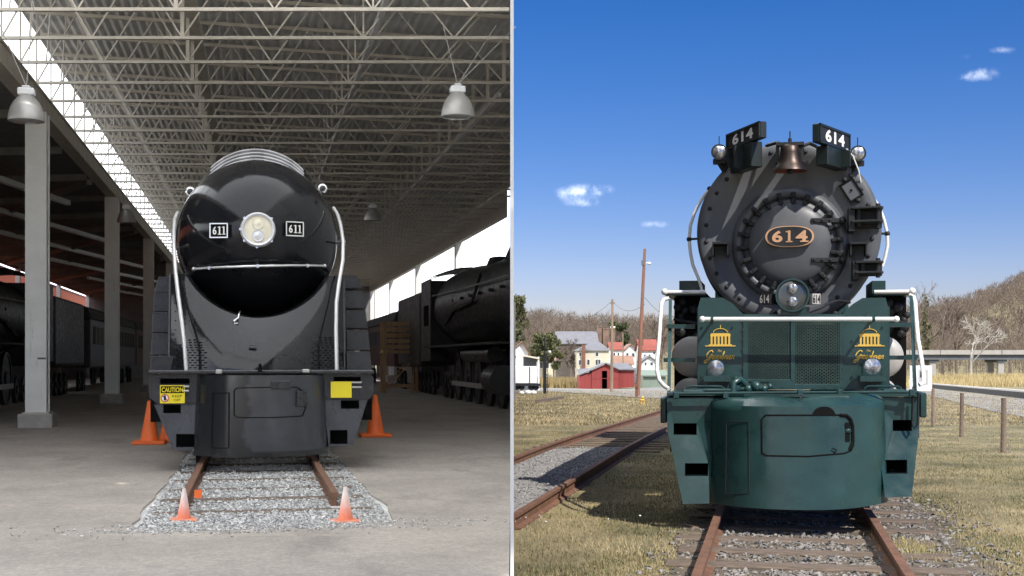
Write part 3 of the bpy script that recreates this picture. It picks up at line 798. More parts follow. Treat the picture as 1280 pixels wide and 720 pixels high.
# headlight
hl = MB().lathe([(.14, .19), (-.02, .19), (-.05, .205), (-.055, .225), (-.03, .245), (.05, .25), (.14, .25)], (XC, NT+.0, NZ), (0, 1, 0), 40, cap0=False, cap1=False).build('headlight', m_band, J, smooth=50)
MB().lathe([(-.03, .0001), (-.028, .1), (-.015, .195)], (XC, NT+.0, NZ), (0, 1, 0), 32, cap0=False, cap1=False).build('reflector', m_refl, hl, smooth=60)
for s in (-1, 1):
    MB().lathe([(-.055, .0001), (-.05, .045), (-.04, .07), (-.045, .08), (-.035, .086), (.03, .09)], (XC, NT-.002, NZ+s*.088), (0, 1, 0), 24, cap0=False, cap1=False).build('sealed_beam', m_refl if s > 0 else m_band, hl, smooth=50)
for a in (40, 140, 220, 320, 180):
    p = Vector((XC+.245*cos(radians(a)), NT+.0, NZ+.245*sin(radians(a))))
    MB().cyl(p-Vector((0, .03, 0)), p+Vector((0, .05, 0)), .022, n=8).build('clamp', m_chrome, hl)
p = nose_at(321, 309); MB().cyl(p-Vector((0, .05, 0)), p+Vector((0, .05, 0)), .02, n=8).tube([p-Vector((0, .03, 0)), p+Vector((0, -.02, .1))], .008, 5).build('latch', m_chrome, ns)
# number plates 611
def serif_one(mb, c, u, v, n, h, t=.001):
    mb.obox(c, u*h*.085, n*t, v*h*.5); mb.obox(c-v*h*.46, u*h*.22, n*t, v*h*.05); mb.obox(c+v*h*.40-u*h*.13, u*h*.1, n*t, v*h*.05)
def plate611(px, py, yaw, nm):
    c = nose_at(px, py, .05)
    u = Vector((cos(yaw), sin(yaw), 0)); n = Vector((sin(yaw), -cos(yaw), 0)); v = Vector((0, 0, 1)) + n*-.0
    w, h = .125, .098
    b = MB().obox(c, u*w, n*.05, v*h).build('number_plate', m_mblack, J)
    fr = MB()
    for (cu, cv, au, av) in ((0, h, w+.008, .008), (0, -h, w+.008, .008), (w, 0, .008, h), (-w, 0, .008, h)):
        fr.obox(c+u*cu+v*cv+n*.052, u*au, n*.008, v*av)
    fr.build('frame', m_chrome, b)
    mb = MB(); put_text(mb, '6', c+n*.0505-u*.06, u, v, .055, .115, nrm=n, extr=.004, bold=.02)
    for k in (.012, .074): serif_one(mb, c+n*.054+u*k, u, v, n, .115)
    mb.build('lettering', m_wlet, b)
plate611(275, 289, radians(-16), 0)
plate611(367, 287, radians(16), 1)
# bowed grab bar with brackets
pts = [nose_at(px, py, .10) for px, py in ((243, 337), (262, 335.6), (282, 334.6), (302, 333.8), (322, 333.2), (342, 332.8), (362, 332.6), (384, 332.6), (405, 333))]
gb_ = MB().tube(pts, .021, 10).build('grab_bar', m_chrome, J, smooth=60)
for i in (0, 1, 4, 7, 8):
    q = pts[i]; m2 = MB().cyl(q+Vector((0, -.02, 0)), q+Vector((0, .2, 0)), .026, n=10)
    if i in (0, 8): m2.sphere(q, .034)
    m2.build('bracket', m_chrome, gb_, smooth=60)
MB().tube([nose_at(px, py, .004) for px, py in ((258, 333), (275, 330), (300, 326), (322, 323.5), (345, 325), (370, 328.5), (390, 332))], .004, 4).build('door_seam', m_satin, ns)
# thin seam line round the nose door
MB().lathe([(nose[14][0], nose[14][1]+.003), (nose[14][0]+.012, nose[14][1]+.012)], (XC, NT, NZ), (0, 1, 0), 56, cap0=False, cap1=False).build('door_seam', m_satin, ns)
# lamp pods on the casing
for px, py in ((238, 240), (403, 236)):
    x, z = L.l(px, py, 20.9)
    q = MB().lathe([(-.06, .055), (-.05, .075), (.02, .075), (.1, .05), (.14, .01)], (x, 20.9, z), (0, 1, 0), 18).build('marker_lamp', m_chrome, J, smooth=40)
    MB().lathe([(-.065, .001), (-.06, .05)], (x, 20.9, z), (0, 1, 0), 16, cap0=False).build('lens', m_glass_d, q)
    MB().bar((x, 20.95, z-.05), (XC+(x-XC)*.8, 21.0, z-.2), .04, .05).build('stalk', m_mblack, q)
# apron between pilot deck and nose
def apron(u, v):
    s = 2*u-1
    x = s*1.21; d0 = 17.85 + .42*abs(s)**2.2
    zt_ = min(2.78, 3.284 - sqrt(max(0.0, 1.118**2 - x*x)))
    return (XC + x, d0 + (.46-.20*abs(s))*v**1.1 - .07*sin(pi*v)*(1-s*s), 1.44 + (zt_-1.44)*v)
m_apron = mat('wavy_gloss_black', (0.012, 0.0125, 0.015), 0.08, var=.2, scale=2, coat=.15, spec=.4, bump=.6, bscale=1.3, rvar=.04)
ap = MB().grid(apron, 40, 20).build('apron', m_apron, J, smooth=60)
def apron_at(px, py, lift=0.0):
    d = 18.3
    for _ in range(30):
        x, z = L.l(px, py, d); u = max(0, min(1, ((x-XC)/1.215+1)/2)); v = max(0, min(1, (z-1.44)/(apron(u, 1)[2]-1.44))); d = .5*d+.5*apron(u, v)[1]
    return Vector((x, d-lift, z))
MB().grid(lambda u, v: tuple(Vector(apron(u, 1)).lerp(Vector((apron(u, 1)[0], 20.2, apron(u, 1)[2]+.1)), v)), 40, 2).build('apron_shelf', m_satin, ap, smooth=60)
for s in (-1, 1):      # riveted edge strips
    MB().tube([apron(.5+s*.499, v) for v in np.linspace(0, 1, 8)], .02, 6).build('edge_strip', m_satin, ap)
    mb = MB()
    for v in np.linspace(.03, .8, 9):
        q = Vector(apron(.5+s*.465, v)); mb.sphere(q+Vector((0, -.004, 0)), .011, 6, 4)
    mb.build('rivets', m_satin, ap)["kind"] = "stuff"
# slotted vents
for (cx, cy) in ((240, 444), (409, 441)):
    mb = MB()
    for r in range(13):
        py = cy-19+r*3.15; half = 18 if r > 3 else 9+r*2.5
        x_ = cx-half+(r % 2)*3.2
        while x_ < cx+half:
            q = apron_at(x_, py, .004); mb.obox(q, (.024, 0, 0), (0, .004, 0), (0, 0, .0068)); x_ += 6.3
    mb.build('vent_slots', m_seam, ap)["kind"] = "stuff"
p = apron_at(316, 434, .02); MB().cyl(p-Vector((0.05, 0, 0)), p+Vector((.05, 0, -.01)), .03, n=8).build('hook_socket', m_satin, ap)
# coupling hook hanging below the nose
x, z = L.l(295, 393, 18.2)
MB().tube([(x+.05, 18.6, z+.05), (x+.04, 18.2, z), (x+.03, 18.17, z-.05), (x-.03, 18.17, z-.09), (x-.02, 18.17, z-.13), (x+.03, 18.17, z-.12)], .013, 6).build('hook', m_chrome, J)
# stepped side towers
def tower(side, levels, outer, inner):
    for k in range(5):
        dk = 18.25 + .42*k; ya, yb = levels[k], levels[k+1]
        xo, zo = L.l(outer[k], ya, dk); xi = L.x(inner[k], dk); z1 = L.z(300, yb, dk); xo2 = L.x(outer[k+1], dk); xi2 = L.x(inner[k+1], dk)
        mb = MB().plate([(xo, zo), (xi, zo), (xi2, z1-.012), (xo2, z1-.012)], lambda u, v: (u, dk, v), lambda u, v: (u, dk+.62, v))
        mb.build('step_panel', m_satin, J, bevel=.012, seg=2)
        MB().box(min(xo2, xi2)+.01, max(xo2, xi2)-.01, dk-.012, dk+.05, z1-.03, z1-.018).build('step_nosing', m_rail_w if False else m_satin, J)
    x0, x1 = sorted((L.x(outer[4]-(0), 20.3), L.x(inner[4], 20.3)))
tower(-1, (466, 444, 416, 389.5, 365.5, 346), (187, 188, 189.5, 190.5, 192, 198), (220, 220, 220.5, 221, 222, 224))
tower(1, (463, 438, 411, 386, 361, 341), (465, 462.5, 460, 457, 454, 446), (434, 433, 432, 431, 430, 428))
for s in (-1, 1):      # long skirt behind the towers
    MB().box(XC+s*1.33-.2, XC+s*1.33+.2, 20.5, 34, .9, 2.75).build('running_skirt', m_satin, J, bevel=.08, seg=2)
    for k in range(4):
        mb = MB(); wheel(mb, XC+s*.8, 24+k*2.2, .85, s); mb.build('driving_wheel', m_blk, J, smooth=35)
    for k in range(2):
        mb = MB(); wheel(mb, XC+s*.8, 18.9+k*1.6, .42, s); mb.build('truck_wheel', m_blk, J, smooth=35)
# tall grab rails
def rail_px(pts, d0, d1, r=.028):
    n = len(pts); out = []
    y0, y1 = pts[-1][1], pts[0][1]
    for (px, py) in pts:
        f = (py-y0)/(y1-y0); d = d0+(d1-d0)*f**2.4; x, z = L.l(px, py, d); out.append((x, d, z))
    return MB().tube(out, r, 10)
hr = rail_px([(222, 266), (218.5, 274), (217.3, 290), (217.5, 309), (219.5, 340), (223, 371), (227, 400), (230, 425), (233, 465)], 17.85, 19.6).build('hand_rail', m_rail_w, J, smooth=60)
hr2 = rail_px([(417, 260), (422, 268), (426, 282), (429, 302), (428.5, 326), (424, 352), (420.5, 378), (420, 410), (421, 465)], 17.85, 19.6).build('hand_rail', m_rail_w, J, smooth=60)
for h_, (px, py, dx) in ((hr, (217.5, 309, .12)), (hr2, (429, 302, -.12))):
    x, z = L.l(px, py, 19.55); MB().cyl((x, 19.55, z), (x+dx, 19.9, z), .02, n=8).sphere((x, 19.55, z), .04, 8, 6).build('stanchion', m_rail_w, h_)
# pilot deck and boxes
def pxbox(x0, x1, y0, y1, d0, d1):
    a, z1_ = L.l(x0, y0, d0); b, z0_ = L.l(x1, y1, d0); return MB().box(a, b, d0, d1, z0_, z1_)
pd = pxbox(184.5, 467.5, 463, 467.5, 17.35, 18.6).build('pilot_deck', m_satin, J, bevel=.012)
pxbox(184.5, 467.5, 464.5, 465.6, 17.33, 17.36).build('deck_edge', m_rail_w if False else m_satin, pd)
def pz(poly, d): return [L.l(px, py, d) for px, py in poly]
def rect(x0, y0, x1, y1, d): return pz([(x0, y0), (x1, y0), (x1, y1), (x0, y1)], d)
MB().xz(pz([(185.5, 467.8), (247, 467.8), (247, 505), (196, 505), (186.5, 496)], 17.5), 17.5, 17.56, holes=[rect(200, 473, 237, 480, 17.5)]).build('buffer_box', m_satin, J)
MB().xz(pz([(405, 467.8), (463, 467.8), (467, 472), (467, 490), (462, 499), (405, 499)], 17.5), 17.5, 17.56, holes=[rect(417, 471, 451, 476.5, 17.5)]).build('buffer_box', m_satin, J)
MB().box(L.x(188, 17.7), L.x(465, 17.7), 17.72, 18.3, .75, L.z(300, 469, 17.7)).build('buffer_beam', m_mblack, J)
for (x0, x1, y_) in ((229, 236.5, 483), (229, 236, 488.5), (417, 452, 478), (440, 452, 484)):
    a, z_ = L.l(x0, y_, 17.46); b = L.x(x1, 17.46)
    MB().cyl((a, 17.46, z_), (b, 17.46, z_), .013, n=8).build('grab_iron', m_rail_w, J, smooth=50)
for (x0, y0, x1, y1) in ((269.5, 462, 277.5, 467.5), (378, 461.5, 387, 466)):
    pxbox(x0, x1, y0, y1, 17.2, 17.33).build('lifting_lug', m_alu, J, bevel=.01)
x, z = L.l(325, 463, 17.3); MB().cyl((x, 17.3, z-.02), (x, 17.3, z+.07), .035, .02, n=10).sphere((x, 17.3, z+.07), .022, 8, 6).build('pin_knob', m_mblack, J)
# step wings with foot holes
for poly, holes in (([(192.5, 505.5), (247.5, 505.5), (245, 562.5), (216.5, 562.5), (193.5, 508)], [(204, 506, 226, 516.5), (220, 542.5, 243, 559)]),
                    ([(405, 499.5), (459.5, 499.5), (441.5, 556.5), (411, 558.5)], [(426, 500.5, 449, 511), (412.5, 537.5, 434.5, 555)])):
    hs = [rect(*h, 17.52) for h in holes]
    w_ = MB().xz(pz(poly, 17.52), 17.52, 17.56, holes=hs).build('step_wing', m_faded, J)
    for h in hs:
        a, b, c, d = h[0][0], h[1][0], h[2][1], h[0][1]
        MB().box(a, b, 17.56, 17.80, c-.015, c).build('foot_step', m_mblack, w_)
    MB().xz([(p[0]*.97+.03*XC*0, p[1]) for p in pz([((px-325)*.985+325, py) for px, py in poly], 17.82)], 17.82, 17.86).build('backing', m_mblack, w_)
# bowed pilot plate with coupler cover
PW = .88
def pil_d(x): s = (x-XC)/PW; return 16.95 + .55*abs(s)**2.1
def pil(u, v, off=0.0):
    s = 2*u-1; w = PW*(1-.045*v); z = .31 + 1.07*v; x = XC + .04 + s*w
    return (x, 16.95 + .55*abs(s)**2.1 + off, z)
m_pilot = mat('patched_pilot_paint', (0.046, 0.049, 0.057), 0.16, var=0.15, scale=3, rvar=0.10)
N, K = m_pilot.node_tree.nodes, m_pilot.node_tree.links       # an older dark coat still covers one side up to a ragged edge
tc = N.new('ShaderNodeTexCoord'); sp = N.new('ShaderNodeSeparateXYZ'); K.new(tc.outputs['Object'], sp.inputs[0])
no = N.new('ShaderNodeTexNoise'); no.inputs['Scale'].default_value = 3.2; no.inputs['Detail'].default_value = 5; K.new(tc.outputs['Object'], no.inputs[0])
ma = N.new('ShaderNodeMath'); ma.operation = 'MULTIPLY_ADD'; ma.inputs[1].default_value = .55; K.new(no.outputs['Fac'], ma.inputs[0]); K.new(sp.outputs[0], ma.inputs[2])
mr = N.new('ShaderNodeMapRange'); mr.inputs[1].default_value = .10; mr.inputs[2].default_value = .17; K.new(ma.outputs[0], mr.inputs[0])
lz = N.new('ShaderNodeMapRange'); lz.inputs[1].default_value = .27; lz.inputs[2].default_value = .30; K.new(sp.outputs[2], lz.inputs[0])
mm_ = N.new('ShaderNodeMath'); mm_.operation = 'MULTIPLY'; K.new(mr.outputs[0], mm_.inputs[0]); K.new(lz.outputs[0], mm_.inputs[1])
pb = N['Principled BSDF']; src = pb.inputs['Base Color'].links[0].from_socket
mx = N.new('ShaderNodeMix'); mx.data_type = 'RGBA'; K.new(mm_.outputs[0], mx.inputs[0]); mx.inputs[6].default_value = (0.016, 0.017, 0.02, 1); K.new(src, mx.inputs[7]); K.new(mx.outputs[2], pb.inputs['Base Color'])
pp = MB().sheet(lambda u, v: pil(u, v), lambda u, v: pil(u, v, .04), 36, 4).build('pilot_plate', m_pilot, J, smooth=50)
def pil_at(px, py, lift=.0):
    d = 17.1
    for _ in range(20): x, z = L.l(px, py, d); d = .5*d+.5*(16.95+.55*min(1.2, abs((x-XC-.04)/PW))**2.1)
    return Vector((x, d-lift, z))
def dense(pts, n=6):
    out = []
    for a, b in zip(pts, pts[1:]):
        for k in range(n): out.append((a[0]+(b[0]-a[0])*k/n, a[1]+(b[1]-a[1])*k/n))
    return out + [pts[-1]]
for path in ([(296, 485), (345, 484), (372, 484), (380, 490), (382, 510), (378, 520), (340, 522), (297, 522), (292.5, 519), (292.5, 488), (296, 485)],
             [(265, 491), (265, 560)], [(286, 491), (286, 560)], [(265, 491), (286, 491)], [(265, 560), (286, 560)]):
    MB().tube([pil_at(a, b, .001) for a, b in dense(path)], .007, 5).build('panel_seam', m_seam, pp)
for (a, b, c, d) in ((339, 476, 363, 486), (371, 489, 383, 508)):
    q0, q1 = pil_at(a, b, .012), pil_at(c, d, .012); m_ = (q0+q1)/2; ux = Vector((q1.x-q0.x, q1.y-q0.y, 0))/2
    MB().obox(m_, ux, Vector((ux.y, -ux.x, 0)).normalized()*.02, (0, 0, (q0.z-q1.z)/2)).build('cover_hinge', m_satin, pp, bevel=.006)
# signs
def sign_plate(x0, y0, x1, y1, d, m, nm):
    a, zt_ = L.l(x0, y0, d); b, zb_ = L.l(x1, y1, d)
    return MB().box(a, b, d-.012, d, zb_, zt_), (a, b, zb_, zt_)
mb, (a, b, z0_, z1_) = sign_plate(200, 481.5, 231, 504, 17.47, m_yel, '')
sg = thing('caution_sign', 'yellow sign with black CAUTION header on the pilot corner box', 'sign', L, ((a+b)/2, 17.47, z0_))
mb.build('sign_board', m_yel, sg)
hh = z1_-z0_; ww = b-a
MB().box(a+.012, b-.012, 17.454, 17.4575, z0_+hh*.56, z1_-.014).build('header', m_mblack, sg)
mb = MB(); put_text(mb, 'CAUTION', ((a+b)/2, 17.4535, z0_+hh*.745), (1, 0, 0), (0, 0, 1), ww*.86, hh*.27, bold=.025, extr=.001); mb.build('lettering', m_yel, sg)
mb = MB(); put_text(mb, 'KEEP', (a+ww*.69, 17.457, z0_+hh*.40), (1, 0, 0), (0, 0, 1), ww*.40, hh*.13, extr=.002); put_text(mb, 'OFF', (a+ww*.69, 17.457, z0_+hh*.18), (1, 0, 0), (0, 0, 1), ww*.27, hh*.13, extr=.002); mb.build('lettering', m_mblack, sg)
m_sred = mat('sign_red', (0.55, 0.03, 0.04), 0.5, var=0.05)
c = Vector((a+ww*.20, 17.456, z0_+hh*.29)); r = hh*.22
MB().cyl(c, c+Vector((0, -.002, 0)), r, n=20).build('symbol_disc', m_wlet, sg)
MB().lathe([(0, r*.8), (-.001, r), (0, r*1.02)], c+Vector((0, -.003, 0)), (0, 1, 0), 20, cap0=False, cap1=False).bar(c+Vector((-r*.6, -.004, r*.6)), c+Vector((r*.6, -.004, -r*.6)), .003, .012).build('prohibition_ring', m_sred, sg)
MB().box(c.x-.012, c.x+.012, 17.449, 17.452, c.z-r*.6, c.z+r*.3).sphere((c.x, 17.451, c.z+r*.48), .013, 8, 6, (1, .2, 1)).build('walking_figure', m_mblack, sg)
mb, (a, b, z0_, z1_) = sign_plate(413.5, 477, 439.5, 497, 17.44, m_yel, '')
mb.build('yellow_placard', m_yel, frame=L, base=((a+b)/2, 17.44, z0_))
tag(bpy.data.objects['yellow_placard'], 'plain bright yellow square placard on the black pilot box', 'placard')
# ------------------------------------------------------------------ the green and graphite engine in the yard
m_green = mat('dark_green_enamel', (0.016, 0.047, 0.046), 0.34, var=0.16, scale=2.2, rvar=0.12, bump=0.22, bscale=6,
              streak=((0.05, 0.05, 0.04), 6.0, 0.68, (1, 1, .45)))
speckle(m_green, 2.6, .86, 1.16, 6)
m_graph = mat('graphite_smokebox', (0.080, 0.085, 0.094), 0.50, var=0.14, scale=3, rvar=0.12, bump=0.04, bscale=12)
m_gdark = mat('graphite_dark', (0.022, 0.023, 0.025), 0.5, var=0.2, scale=6, spec=0.25)
m_gdkgreen = mat('blackish_green', (0.007, 0.014, 0.014), .45, var=.2)
m_wpaint = mat('white_rail_paint', (0.78, 0.78, 0.76), 0.4, var=0.05, scale=6)
m_brass = mat('dull_bronze', (0.065, 0.05, 0.043), 0.42, metal=0.9, var=0.2, scale=5)
m_bellin = mat('bell_inside_red', (0.12, 0.025, 0.018), 0.6, var=0.2)
m_gold = mat('gold_lettering', (0.72, 0.46, 0.08), 0.45, var=0.08)
m_copper = mat('plate_letter_copper', (0.62, 0.36, 0.20), 0.4, metal=0.3, var=0.1)
m_tank = mat('tank_grey', (0.42, 0.40, 0.38), 0.45, var=0.12, scale=4)
m_glass = mat('lamp_glass', (0.035, 0.045, 0.047), 0.08, var=0.15, coat=0.8)
m_silver = mat('spotlight_silver', (0.42, 0.43, 0.46), 0.25, metal=0.8, var=0.6, scale=30)
G = thing('green_locomotive', 'dark green steam locomotive with graphite smokebox front numbered 614', 'locomotive', R, (.22, 15, 0))
def rp(px, py, d): x, z = R.l(px, py, d); return Vector((x, d, z))
def rz(poly, d): return [R.l(px, py, d) for px, py in poly]
def rrect(x0, y0, x1, y1, d): return rz([(x0, y0), (x1, y0), (x1, y1), (x0, y1)], d)
def rbox(x0, y0, x1, y1, d0, d1):
    a, zt_ = R.l(x0, y0, d0); b, zb_ = R.l(x1, y1, d0); return MB().box(a, b, d0, d1, zb_, zt_)

# --- pilot
PCX = R.x(996, 12.9); PHW = .865
def pil2(u, v, off=0.0):
    s = 2*u-1
    w = PHW*(1-.035*v)
    d = 12.60 + .38*abs(s)**2.8 - .10*(1-v)*(1-abs(s)**2) + .20*sst((v-.90)/.10)
    return (PCX + s*w, d + off, .155 + .04*max(0, s)**2 + 1.09*v)
gp = MB().sheet(lambda u, v: pil2(u, v), lambda u, v: pil2(u, v, .05), 40, 20).build('pilot_plate', m_green, G, smooth=55)
def pil2_at(px, py, lift=0.0):
    d = 12.7
    for _ in range(25):
        x, z = R.l(px, py, d); s = max(-1, min(1, (x-PCX)/PHW)); v = max(0, min(1, (z-.155)/1.09)); d = .5*d+.5*pil2((s+1)/2, v)[1]
    return Vector((x, d-lift, z))
cov = [(957, 519), (1010, 519), (1056, 518.5), (1062, 521), (1066, 529), (1067, 556), (1064, 563), (1056, 566.5), (1010, 570.5), (958, 569.5), (952.5, 566), (952, 524), (957, 519)]
MB().tube([pil2_at(a, b, .0) for a, b in dense(cov)], .008, 6).build('cover_gap', m_mblack, gp)
MB().tube([pil2_at(a, b, -.002) for a, b in dense([(1050, 519), (1058, 519.5), (1063, 524), (1065.5, 532), (1066, 552), (1062, 562)])], .018, 6).build('cover_gap', m_mblack, gp)
for path in ([(908, 526), (907, 617)], [(936, 527), (936.5, 617)], [(908, 526), (936, 527)], [(907, 617), (936.5, 617)]):
    MB().tube([pil2_at(a, b, .0) for a, b in dense(path)], .004, 5).build('panel_seam', m_gdark, gp)
mb = MB()      # dark notch above the cover and the latch gap at its end
pts = [pil2_at(1015, 519, .012)] + [pil2_at(1030-14*cos(t), 518-10*sin(t), .012) for t in np.linspace(.15, pi-.15, 9)] + [pil2_at(1045, 519, .012)]
mb.add(pts, [tuple(range(len(pts)))]); mb.build('cover_notch', m_mblack, gp)
for (a, b, c, d) in ((1056.5, 528, 1062.5, 536), (1057, 541, 1062.5, 552)):
    q = [pil2_at(a, b, .005), pil2_at(c, b, .005), pil2_at(c, d, .005), pil2_at(a, d, .005)]
    MB().add(q, [(0, 1, 2, 3)]).build('latch_gap', m_mblack, gp)
q = pil2_at(1060, 538.5, .01); MB().sphere(q, .022, 8, 6, (1.4, .5, 1)).build('latch', m_green, gp)
q = pil2_at(1043, 566, .008); MB().tube([q, q+Vector((.02, -.01, .03)), q+Vector((-.02, -.01, .045))], .006, 5).build('lifting_ring', m_mblack, gp)
for poly, holes, fl in (([(833.5, 497), (893, 497), (888, 626.5), (855.5, 627), (834.5, 538)], [(842, 529, 871, 543.5), (857, 578, 886, 593.5)], (825.5, 497, 833, 529)),
                        ([(1092, 497), (1149.5, 497), (1149.5, 536), (1137.5, 618.5), (1104, 619.5)], [(1116, 525, 1140, 539), (1105, 574, 1133, 591)], (1150, 491, 1158.5, 522))):
    hs = [rrect(*h, 13.05) for h in holes]
    sg_ = 1 if poly[0][0] > 990 else -1
    lean = lambda u, v, o=0.0: (u, 13.05 + o - .22*max(0.0, (.93-v))/.8 + (.10*(u-1.1) if sg_ > 0 else 0), v)
    zbk = .93
    up_ = [p for p in rz(poly, 13.05)]
    w_ = MB().plate(up_, lambda u, v: lean(u, v), lambda u, v: lean(u, v, .05), holes=hs).build('step_wing', m_green, G)
    for h in hs:
        a, b, c, d = h[0][0], h[1][0], h[2][1], h[0][1]
        MB().box(a-.01, b+.01, 13.10, 13.42, c-.02, c-.001).build('foot_step', m_gdark, w_)
        MB().box(a-.02, b+.02, 13.42, 13.44, c-.02, d+.02).build('step_back', m_mblack, w_)
        MB().box(a-.022, a-.004, 13.10, 13.42, c, d+.02).box(b+.004, b+.022, 13.10, 13.42, c, d+.02).build('step_side', m_gdark, w_)
    rbox(*fl, 13.2, 13.9).build('corner_flange', m_green, G, bevel=.01)
for s in (-1, 1):   # cheeks closing the pilot sides back to the beam
    xx = R.x(834 if s < 0 else 1149, 13.1)
    MB().plate([(13.1, .82), (13.1, 1.22), (14.3, 1.22), (14.3, .7)], lambda u, v: (xx, u, v), lambda u, v: (xx-s*.03, u, v)).build('pilot_cheek', m_green, G)
zdk = R.z(990, 494, 12.95)
MB().plate([(R.x(833, 13.0), 13.03), (R.x(893, 13), 13.03), (R.x(930, 12.8), 12.84), (R.x(996, 12.72), 12.73), (R.x(1062, 12.8), 12.84), (R.x(1093, 13), 13.03), (R.x(1150, 13), 13.03), (R.x(1150, 13), 14.6), (R.x(833, 13), 14.6)],
           lambda u, v: (u, v, zdk-.012), lambda u, v: (u, v, zdk+.012)).build('pilot_deck', m_green, G)
rod = MB().tube([rp(842, 492, 12.95), rp(1000, 490.5, 12.95), rp(1148, 490, 12.95)], .014, 8).build('uncoupling_rod', m_green, G, smooth=60)
for px, py in ((845, 494), (907, 494), (1000, 491), (1050, 491), (1140, 491)):
    q = rp(px, py, 12.96); MB().obox(q, (.03, 0, 0), (0, .03, 0), (0, 0, .035)).build('rod_bracket', m_green, rod, bevel=.01)
q = rp(1003, 494, 12.75); MB().tube([q, q+Vector((-.03, -.05, -.05)), q+Vector((-.08, -.05, -.09))], .012, 6).build('coupler_lever', m_gdark, rod)
# valves and pipes on the deck, left of centre
vp = MB()
for px, py, r in ((919, 484, 8), (921, 476, 6), (935, 486, 6), (945, 483, 7), (955, 486, 5), (962, 483, 4)):
    vp.sphere(rp(px, py, 13.6), r/122, 10, 7)
vp.tube([rp(916, 496, 13.5), rp(917, 478, 13.5), rp(925, 474, 13.55), rp(932, 480, 13.6)], .035, 8).tube([rp(920, 486, 13.6), rp(960, 485, 13.6)], .03, 8).tube([rp(870, 488, 13.4), rp(915, 488, 13.5)], .02, 6)
vp.build('air_valve_pipes', m_green, G, smooth=60)
for (x0, x1) in ((859, 905), (1081, 1126)):
    MB().tube([rp(x0, 490, 13.5), rp(x0, 485, 13.5), rp(x0+4, 483, 13.5), rp(x1-4, 483, 13.5), rp(x1, 485, 13.5), rp(x1, 490, 13.5)], .012, 6).build('deck_grab_iron', m_green, G, smooth=60)
for (x0, x1) in ((852, 880), (1103, 1135)): rbox(x0, 487, x1, 494, 13.3, 13.7).build('deck_block', m_green, G, bevel=.02)
q0 = R.x(1143, 13.0)
MB().tube([rp(1141, 494, 12.98), rp(1140, 530, 12.98), rp(1143, 536, 12.98), rp(1147, 530, 12.98), rp(1148, 492, 12.98)], .012, 6).build('corner_grab_iron', m_gdark, G, smooth=60)

# --- front shield with mesh
SD = 14.0
sh_poly = [(872, 487), (872.5, 384), (876, 372), (903, 372), (915, 379), (929, 392.5), (1053, 392.5), (1066, 380), (1078, 372.5), (1107, 372), (1110.5, 385), (1111.5, 487)]
sh_holes = [rrect(934, 401, 988.5, 481, SD), rrect(993.5, 401, 1049, 481, SD)]
sh = MB().xz(rz(sh_poly, SD), SD, SD+.03, holes=sh_holes).build('front_shield', m_green, G, bevel=.005)
MB().xz(rz([(928.5, 394), (1054, 394), (1054, 487), (961, 487), (961, 478), (928.5, 478)], SD-.016), SD-.016, SD-.002, holes=[rrect(935, 401.5, 988, 474, SD), rrect(994, 401.5, 1049, 480, SD)]).build('mesh_frame', m_green, sh, bevel=.004)
for (x0, x1) in ((933, 987), (994, 1050)):
    a, zt_ = R.l(x0, 400, SD+.05); b, zb_ = R.l(x1, 482, SD+.05)
    mb = MB(); p = .046
    def cl(x, z, dx, dz):      # clip a diagonal strand to the opening
        t0, t1 = 0.0, 99.0
        for (o_, d_, lo, hi) in ((x, dx, a, b), (z, dz, zb_, zt_)):
            u0, u1 = (lo-o_)/d_, (hi-o_)/d_
            if u0 > u1: u0, u1 = u1, u0
            t0, t1 = max(t0, u0), min(t1, u1)
        return t0, t1
    h = zt_-zb_; k = a - h*1.6
    while k < b + h*1.6:
        for sgn in (1, -1):
            t0, t1 = cl(k, zb_ if sgn > 0 else zt_, .6, sgn*1.0*.42)
            if t1-t0 > .02:
                z_ = zb_ if sgn > 0 else zt_
                mb.bar((k+.6*t0, SD-.004, z_+sgn*.42*t0), (k+.6*t1, SD-.004, z_+sgn*.42*t1), .011, .015, up=(0, 1, 0))
        k += p
    mb.build('wire_mesh', mat('mesh_green', (0.016, 0.045, 0.043), 0.5, var=.2, col2=(0.03, 0.055, 0.045)), sh)["kind"] = "stuff"
MB().box(R.x(934, SD), R.x(1049, SD), SD+.10, SD+.13, R.z(990, 481, SD), R.z(990, 400, SD)).build('radiator_core', mat('core_dark', (0.02, 0.03, 0.028), .8, var=.5, scale=20), sh)
bolts = [(929+0, y) for y in range(400, 485, 12)] + [(1053, y) for y in range(400, 485, 12)] + [(990.5, y) for y in range(402, 480, 12)] + [(x, 484) for x in range(966, 1050, 13)] + [(x, 397) for x in range(936, 1050, 14)]
for (x0, y0) in ((878, 470), (916, 408), (916, 451), (1066, 425), (1066, 449), (1066, 470), (878, 408), (1104, 408)): bolts.append((x0, y0))
for (x0, y0) in bolts:
    q = rp(x0, y0, SD-.02); MB().cyl(q, q+Vector((0, .02, 0)), .014, n=6).build('bolt', m_green, sh)
for s in (872.8, 1111):
    MB().box(R.x(s, SD)-.012, R.x(s, SD)+.012, SD+.03, SD+.9, R.z(990, 487, SD), R.z(990, 384, SD)).build('shield_return', m_green, sh)
hrl = MB().cyl(rp(877.5, 399, 13.72), rp(1121, 399, 13.72), .024, n=12).build('cross_hand_rail', m_wpaint, G, smooth=50)
for px in (890, 1092):
    q = rp(px, 399, 13.72); MB().cyl(q, q+Vector((0, .3, 0)), .016, n=8).sphere(q, .03, 10, 6).build('stanchion', m_green, hrl)
for px in (878, 1120.5): MB().sphere(rp(px, 399, 13.72), .034, 12, 8).build('rail_end', m_wpaint, hrl, smooth=60)
